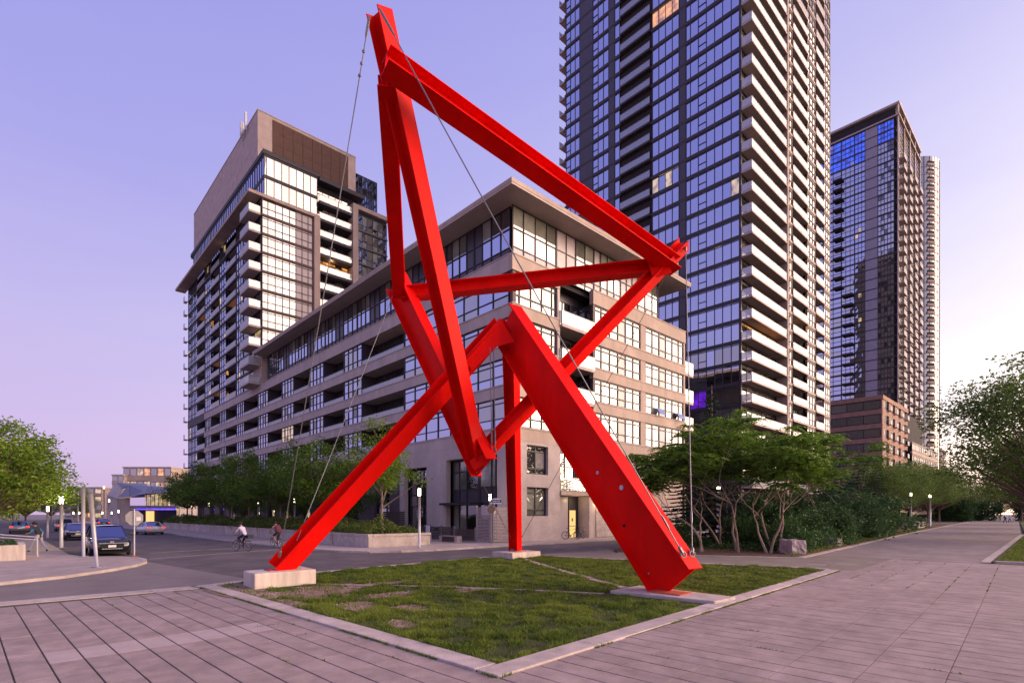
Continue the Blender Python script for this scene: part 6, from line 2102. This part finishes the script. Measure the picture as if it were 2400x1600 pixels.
figure('person', 'person with maroon backpack and bare calves cycling beside the planter', (qb.x, qb.y, -.1), HB, rider(), BONES(0, 0, 1, 2, 1, 3, 1), [M['pink_skin_top'], M['skin'], M['dark_cloth'], M['white_shoe']], hair=M['hair'], extra=pack)
# pedestrian in mid stride at the corner planter
walk = {'pelvis': (0, 0, .92, .13), 'waist': (.04, 0, 1.06, .125), 'chest': (.12, 0, 1.30, .15), 'neckb': (.17, 0, 1.42, .07), 'neck': (.19, 0, 1.48, .053), 'head': (.23, 0, 1.60, .10), 'crown': (.235, 0, 1.68, .075),
        'shl': (.13, .18, 1.38, .06), 'ell': (.28, .24, 1.14, .045), 'wrl': (.47, .20, 1.05, .032), 'hal': (.54, .19, 1.05, .038),
        'shr': (.13, -.18, 1.38, .06), 'elr': (-.05, -.24, 1.13, .045), 'wrr': (-.02, -.22, .92, .032), 'har': (0, -.22, .86, .038),
        'hil': (.02, .09, .9, .095), 'knl': (.28, .10, .52, .065), 'anl': (.38, .10, .10, .045), 'tol': (.52, .10, .06, .04),
        'hir': (-.02, -.09, .9, .095), 'knr': (-.10, -.10, .50, .065), 'anr': (-.38, -.10, .16, .045), 'tor': (-.28, -.10, .05, .04)}
qc = G(92, 1293)
figure('person', 'pedestrian in dark and teal top and pale trousers striding by the corner planter', (qc.x, qc.y, 0), RAD(150), walk, BONES(0, 3, 1, 2, 2, 4, 1), [M['dark_cloth'], M['skin'], M['pale_trousers'], M['teal'], M['rubber']], hair=M['hair'])
# parked bicycles by the lit door
bicycle('black bicycle leaning by the lit yellow door', (36.1, 29.85, 0), RAD(4), M['mullion'], .08)
bicycle('second dark bicycle parked end-on against the brick corner', (35.0, 29.9, 0), RAD(-35), M['dark_cloth'], -.1)
# far walkers at the end of the path
for i, (px, d, m_) in enumerate(((2356, 122, 'dark_cloth'), (2367, 128, 'shirt_lilac'))):
    p = P(px, 1203, d)
    figure('person', ['dark clad person walking far off at the end of the path', 'person in pale top walking far off at the end of the path'][i], (p.x, p.y, 0), RAD(30), walk, BONES(0, 0, 0, 2, 2, 2, 1), [M[m_], M['skin'], M['dark_cloth']], hair=M['hair'])

# ================================================================ buildings at the far end of the street
def far_block(name, label, px0, px1, ytop, d, dep, mat, rows, cols, seed, lit=.35, z0=0):
    a, b = P(px0, 1203, d), P(px1, 1203, d)
    zt = CAMH + (HOR - ytop) * d / FPX
    w = (b - a).length
    ang = math.atan2((b - a).y, (b - a).x)
    t = thing(name, label, 'building', (a.x, a.y, 0), ang, local=True)
    MB().box(0, w, .25, dep, 0, zt).build('wall', mat, t)
    MB().box(-.2, w + .2, .0, dep, zt + .002, zt + .45).build('roof', M['precast_grey'], t)
    r = random.Random(seed)
    fh_ = (zt - z0) / rows
    for j in range(rows):
        boxobj('band', 0, w, .0, .24, z0 + j * fh_, z0 + j * fh_ + fh_ * .38, mat, t)
        for i in range(cols):
            x0 = w * (i + .12) / cols; x1 = w * (i + .88) / cols
            m_ = 'glass_lit' if r.random() < lit * .4 else ('glass_lit_pale' if r.random() < lit else 'glass_grey')
            boxobj('window', x0, x1, .18, .245, z0 + j * fh_ + fh_ * .42, z0 + j * fh_ + fh_ * .94, M[m_], t)
    return t
far_block('far_apartments', 'pale balconied apartment block lit by windows beyond the left trees', 150, 238, 1144, 165, 20, M['precast'], 4, 5, 3, .5)
far_block('far_office', 'plain beige office block above the zinc roofed museum', 288, 400, 1096, 190, 25, M['precast'], 4, 7, 5, .3)
far_block('far_office', 'lower wing of grey windows beside the beige office block', 262, 289, 1114, 188, 20, M['precast_grey'], 5, 2, 6, .1)
far_block('far_office', 'long lit gallery wing right of the beige office block', 352, 420, 1128, 170, 20, M['precast_grey'], 3, 6, 8, .9)
ZM = thing('museum', 'building with folded grey zinc roof and glowing glass front', 'building', (0, 0, 0), 0)
zp = P(330, 1203, 118); WO[ZM] = Vector((zp.x, zp.y, 0)); ZM.location = (zp.x, zp.y, 0)
def poly(name, pts, mat, th=.3):
    pts = [Vector(p) for p in pts]
    k = len(pts)
    off = camdir(0, .9, .05) * th
    MB().add(pts + [p + off for p in pts], [tuple(range(k)), tuple(range(2 * k - 1, k - 1, -1))] + [(i, k + i, k + (i + 1) % k, (i + 1) % k) for i in range(k)]).build(name, mat, ZM)
poly('roof_facet', [P(276, 1166, 116), P(302, 1136, 118), P(303, 1163, 114)], M['roof_zinc'])
poly('roof_facet', [P(303, 1163, 114), P(302, 1136, 118), P(345, 1138, 122), P(342, 1155, 114)], M['roof_zinc'])
poly('roof_facet', [P(305, 1164, 113.5), P(346, 1138, 119), P(392, 1140, 122), P(396, 1154, 113), P(340, 1156, 112)], M['roof_zinc'])
poly('roof_facet', [P(272, 1130, 124), P(340, 1133, 128), P(345, 1139, 123), P(302, 1137, 121), P(284, 1146, 120)], M['roof_zinc'])
poly('gable_wall', [P(250, 1160, 121), P(272, 1130, 124), P(286, 1146, 120), P(276, 1168, 117)], M['precast_grey'])
poly('front_wall', [P(250, 1160, 122), P(276, 1166, 118), P(276, 1240, 118), P(250, 1240, 122)], M['precast_grey'])
poly('front_wall', [P(277, 1168, 118), P(304, 1166, 117), P(304, 1238, 117), P(277, 1238, 118)], M['precast'])
poly('dark_glazing', [P(305, 1166, 116.5), P(340, 1158, 116), P(340, 1184, 116), P(305, 1184, 116.5)], M['glass_dark'])
poly('lit_glazing', [P(341, 1158, 116), P(396, 1156, 116), P(396, 1184, 116), P(341, 1184, 116)], M['glass_lit_pale'])
for k in range(6):
    px = 343 + k * 9.5
    poly('mullion', [P(px, 1157, 115.6), P(px + 1.2, 1157, 115.6), P(px + 1.2, 1185, 115.6), P(px, 1185, 115.6)], M['mullion'], .1)
poly('floor_band', [P(305, 1185, 116), P(410, 1185, 116), P(410, 1191, 116), P(305, 1191, 116)], M['roof_zinc'])
poly('led_strip', [P(316, 1191.5, 115.5), P(412, 1191.5, 115.5), P(412, 1194, 115.5), P(316, 1194, 115.5)], M['led_strip'], .1)
poly('dark_base', [P(305, 1194.5, 116.5), P(412, 1194.5, 116.5), P(412, 1236, 116.5), P(305, 1236, 116.5)], M['interior'])
poly('lit_entrance', [P(342, 1197, 116), P(361, 1197, 116), P(361, 1222, 116), P(342, 1222, 116)], M['door_lit'], .1)
# street lamps far down the left street
gf = 'far street lamps'
for px, py, d in ((244, 1141, 105), (256, 1172, 100), (278, 1197, 100), (172, 1202, 110), (186, 1209, 115), (240, 1203, 110), (262, 1210, 112), (183, 1162, 140), (183, 1157, 140)):
    p = P(px, py, d)
    post_lamp('street_lamp', 'small glowing street lamp far down the left street', (p.x, p.y, 0), max(2.6, p.z + .2), 'lamp_far', .09, gf)
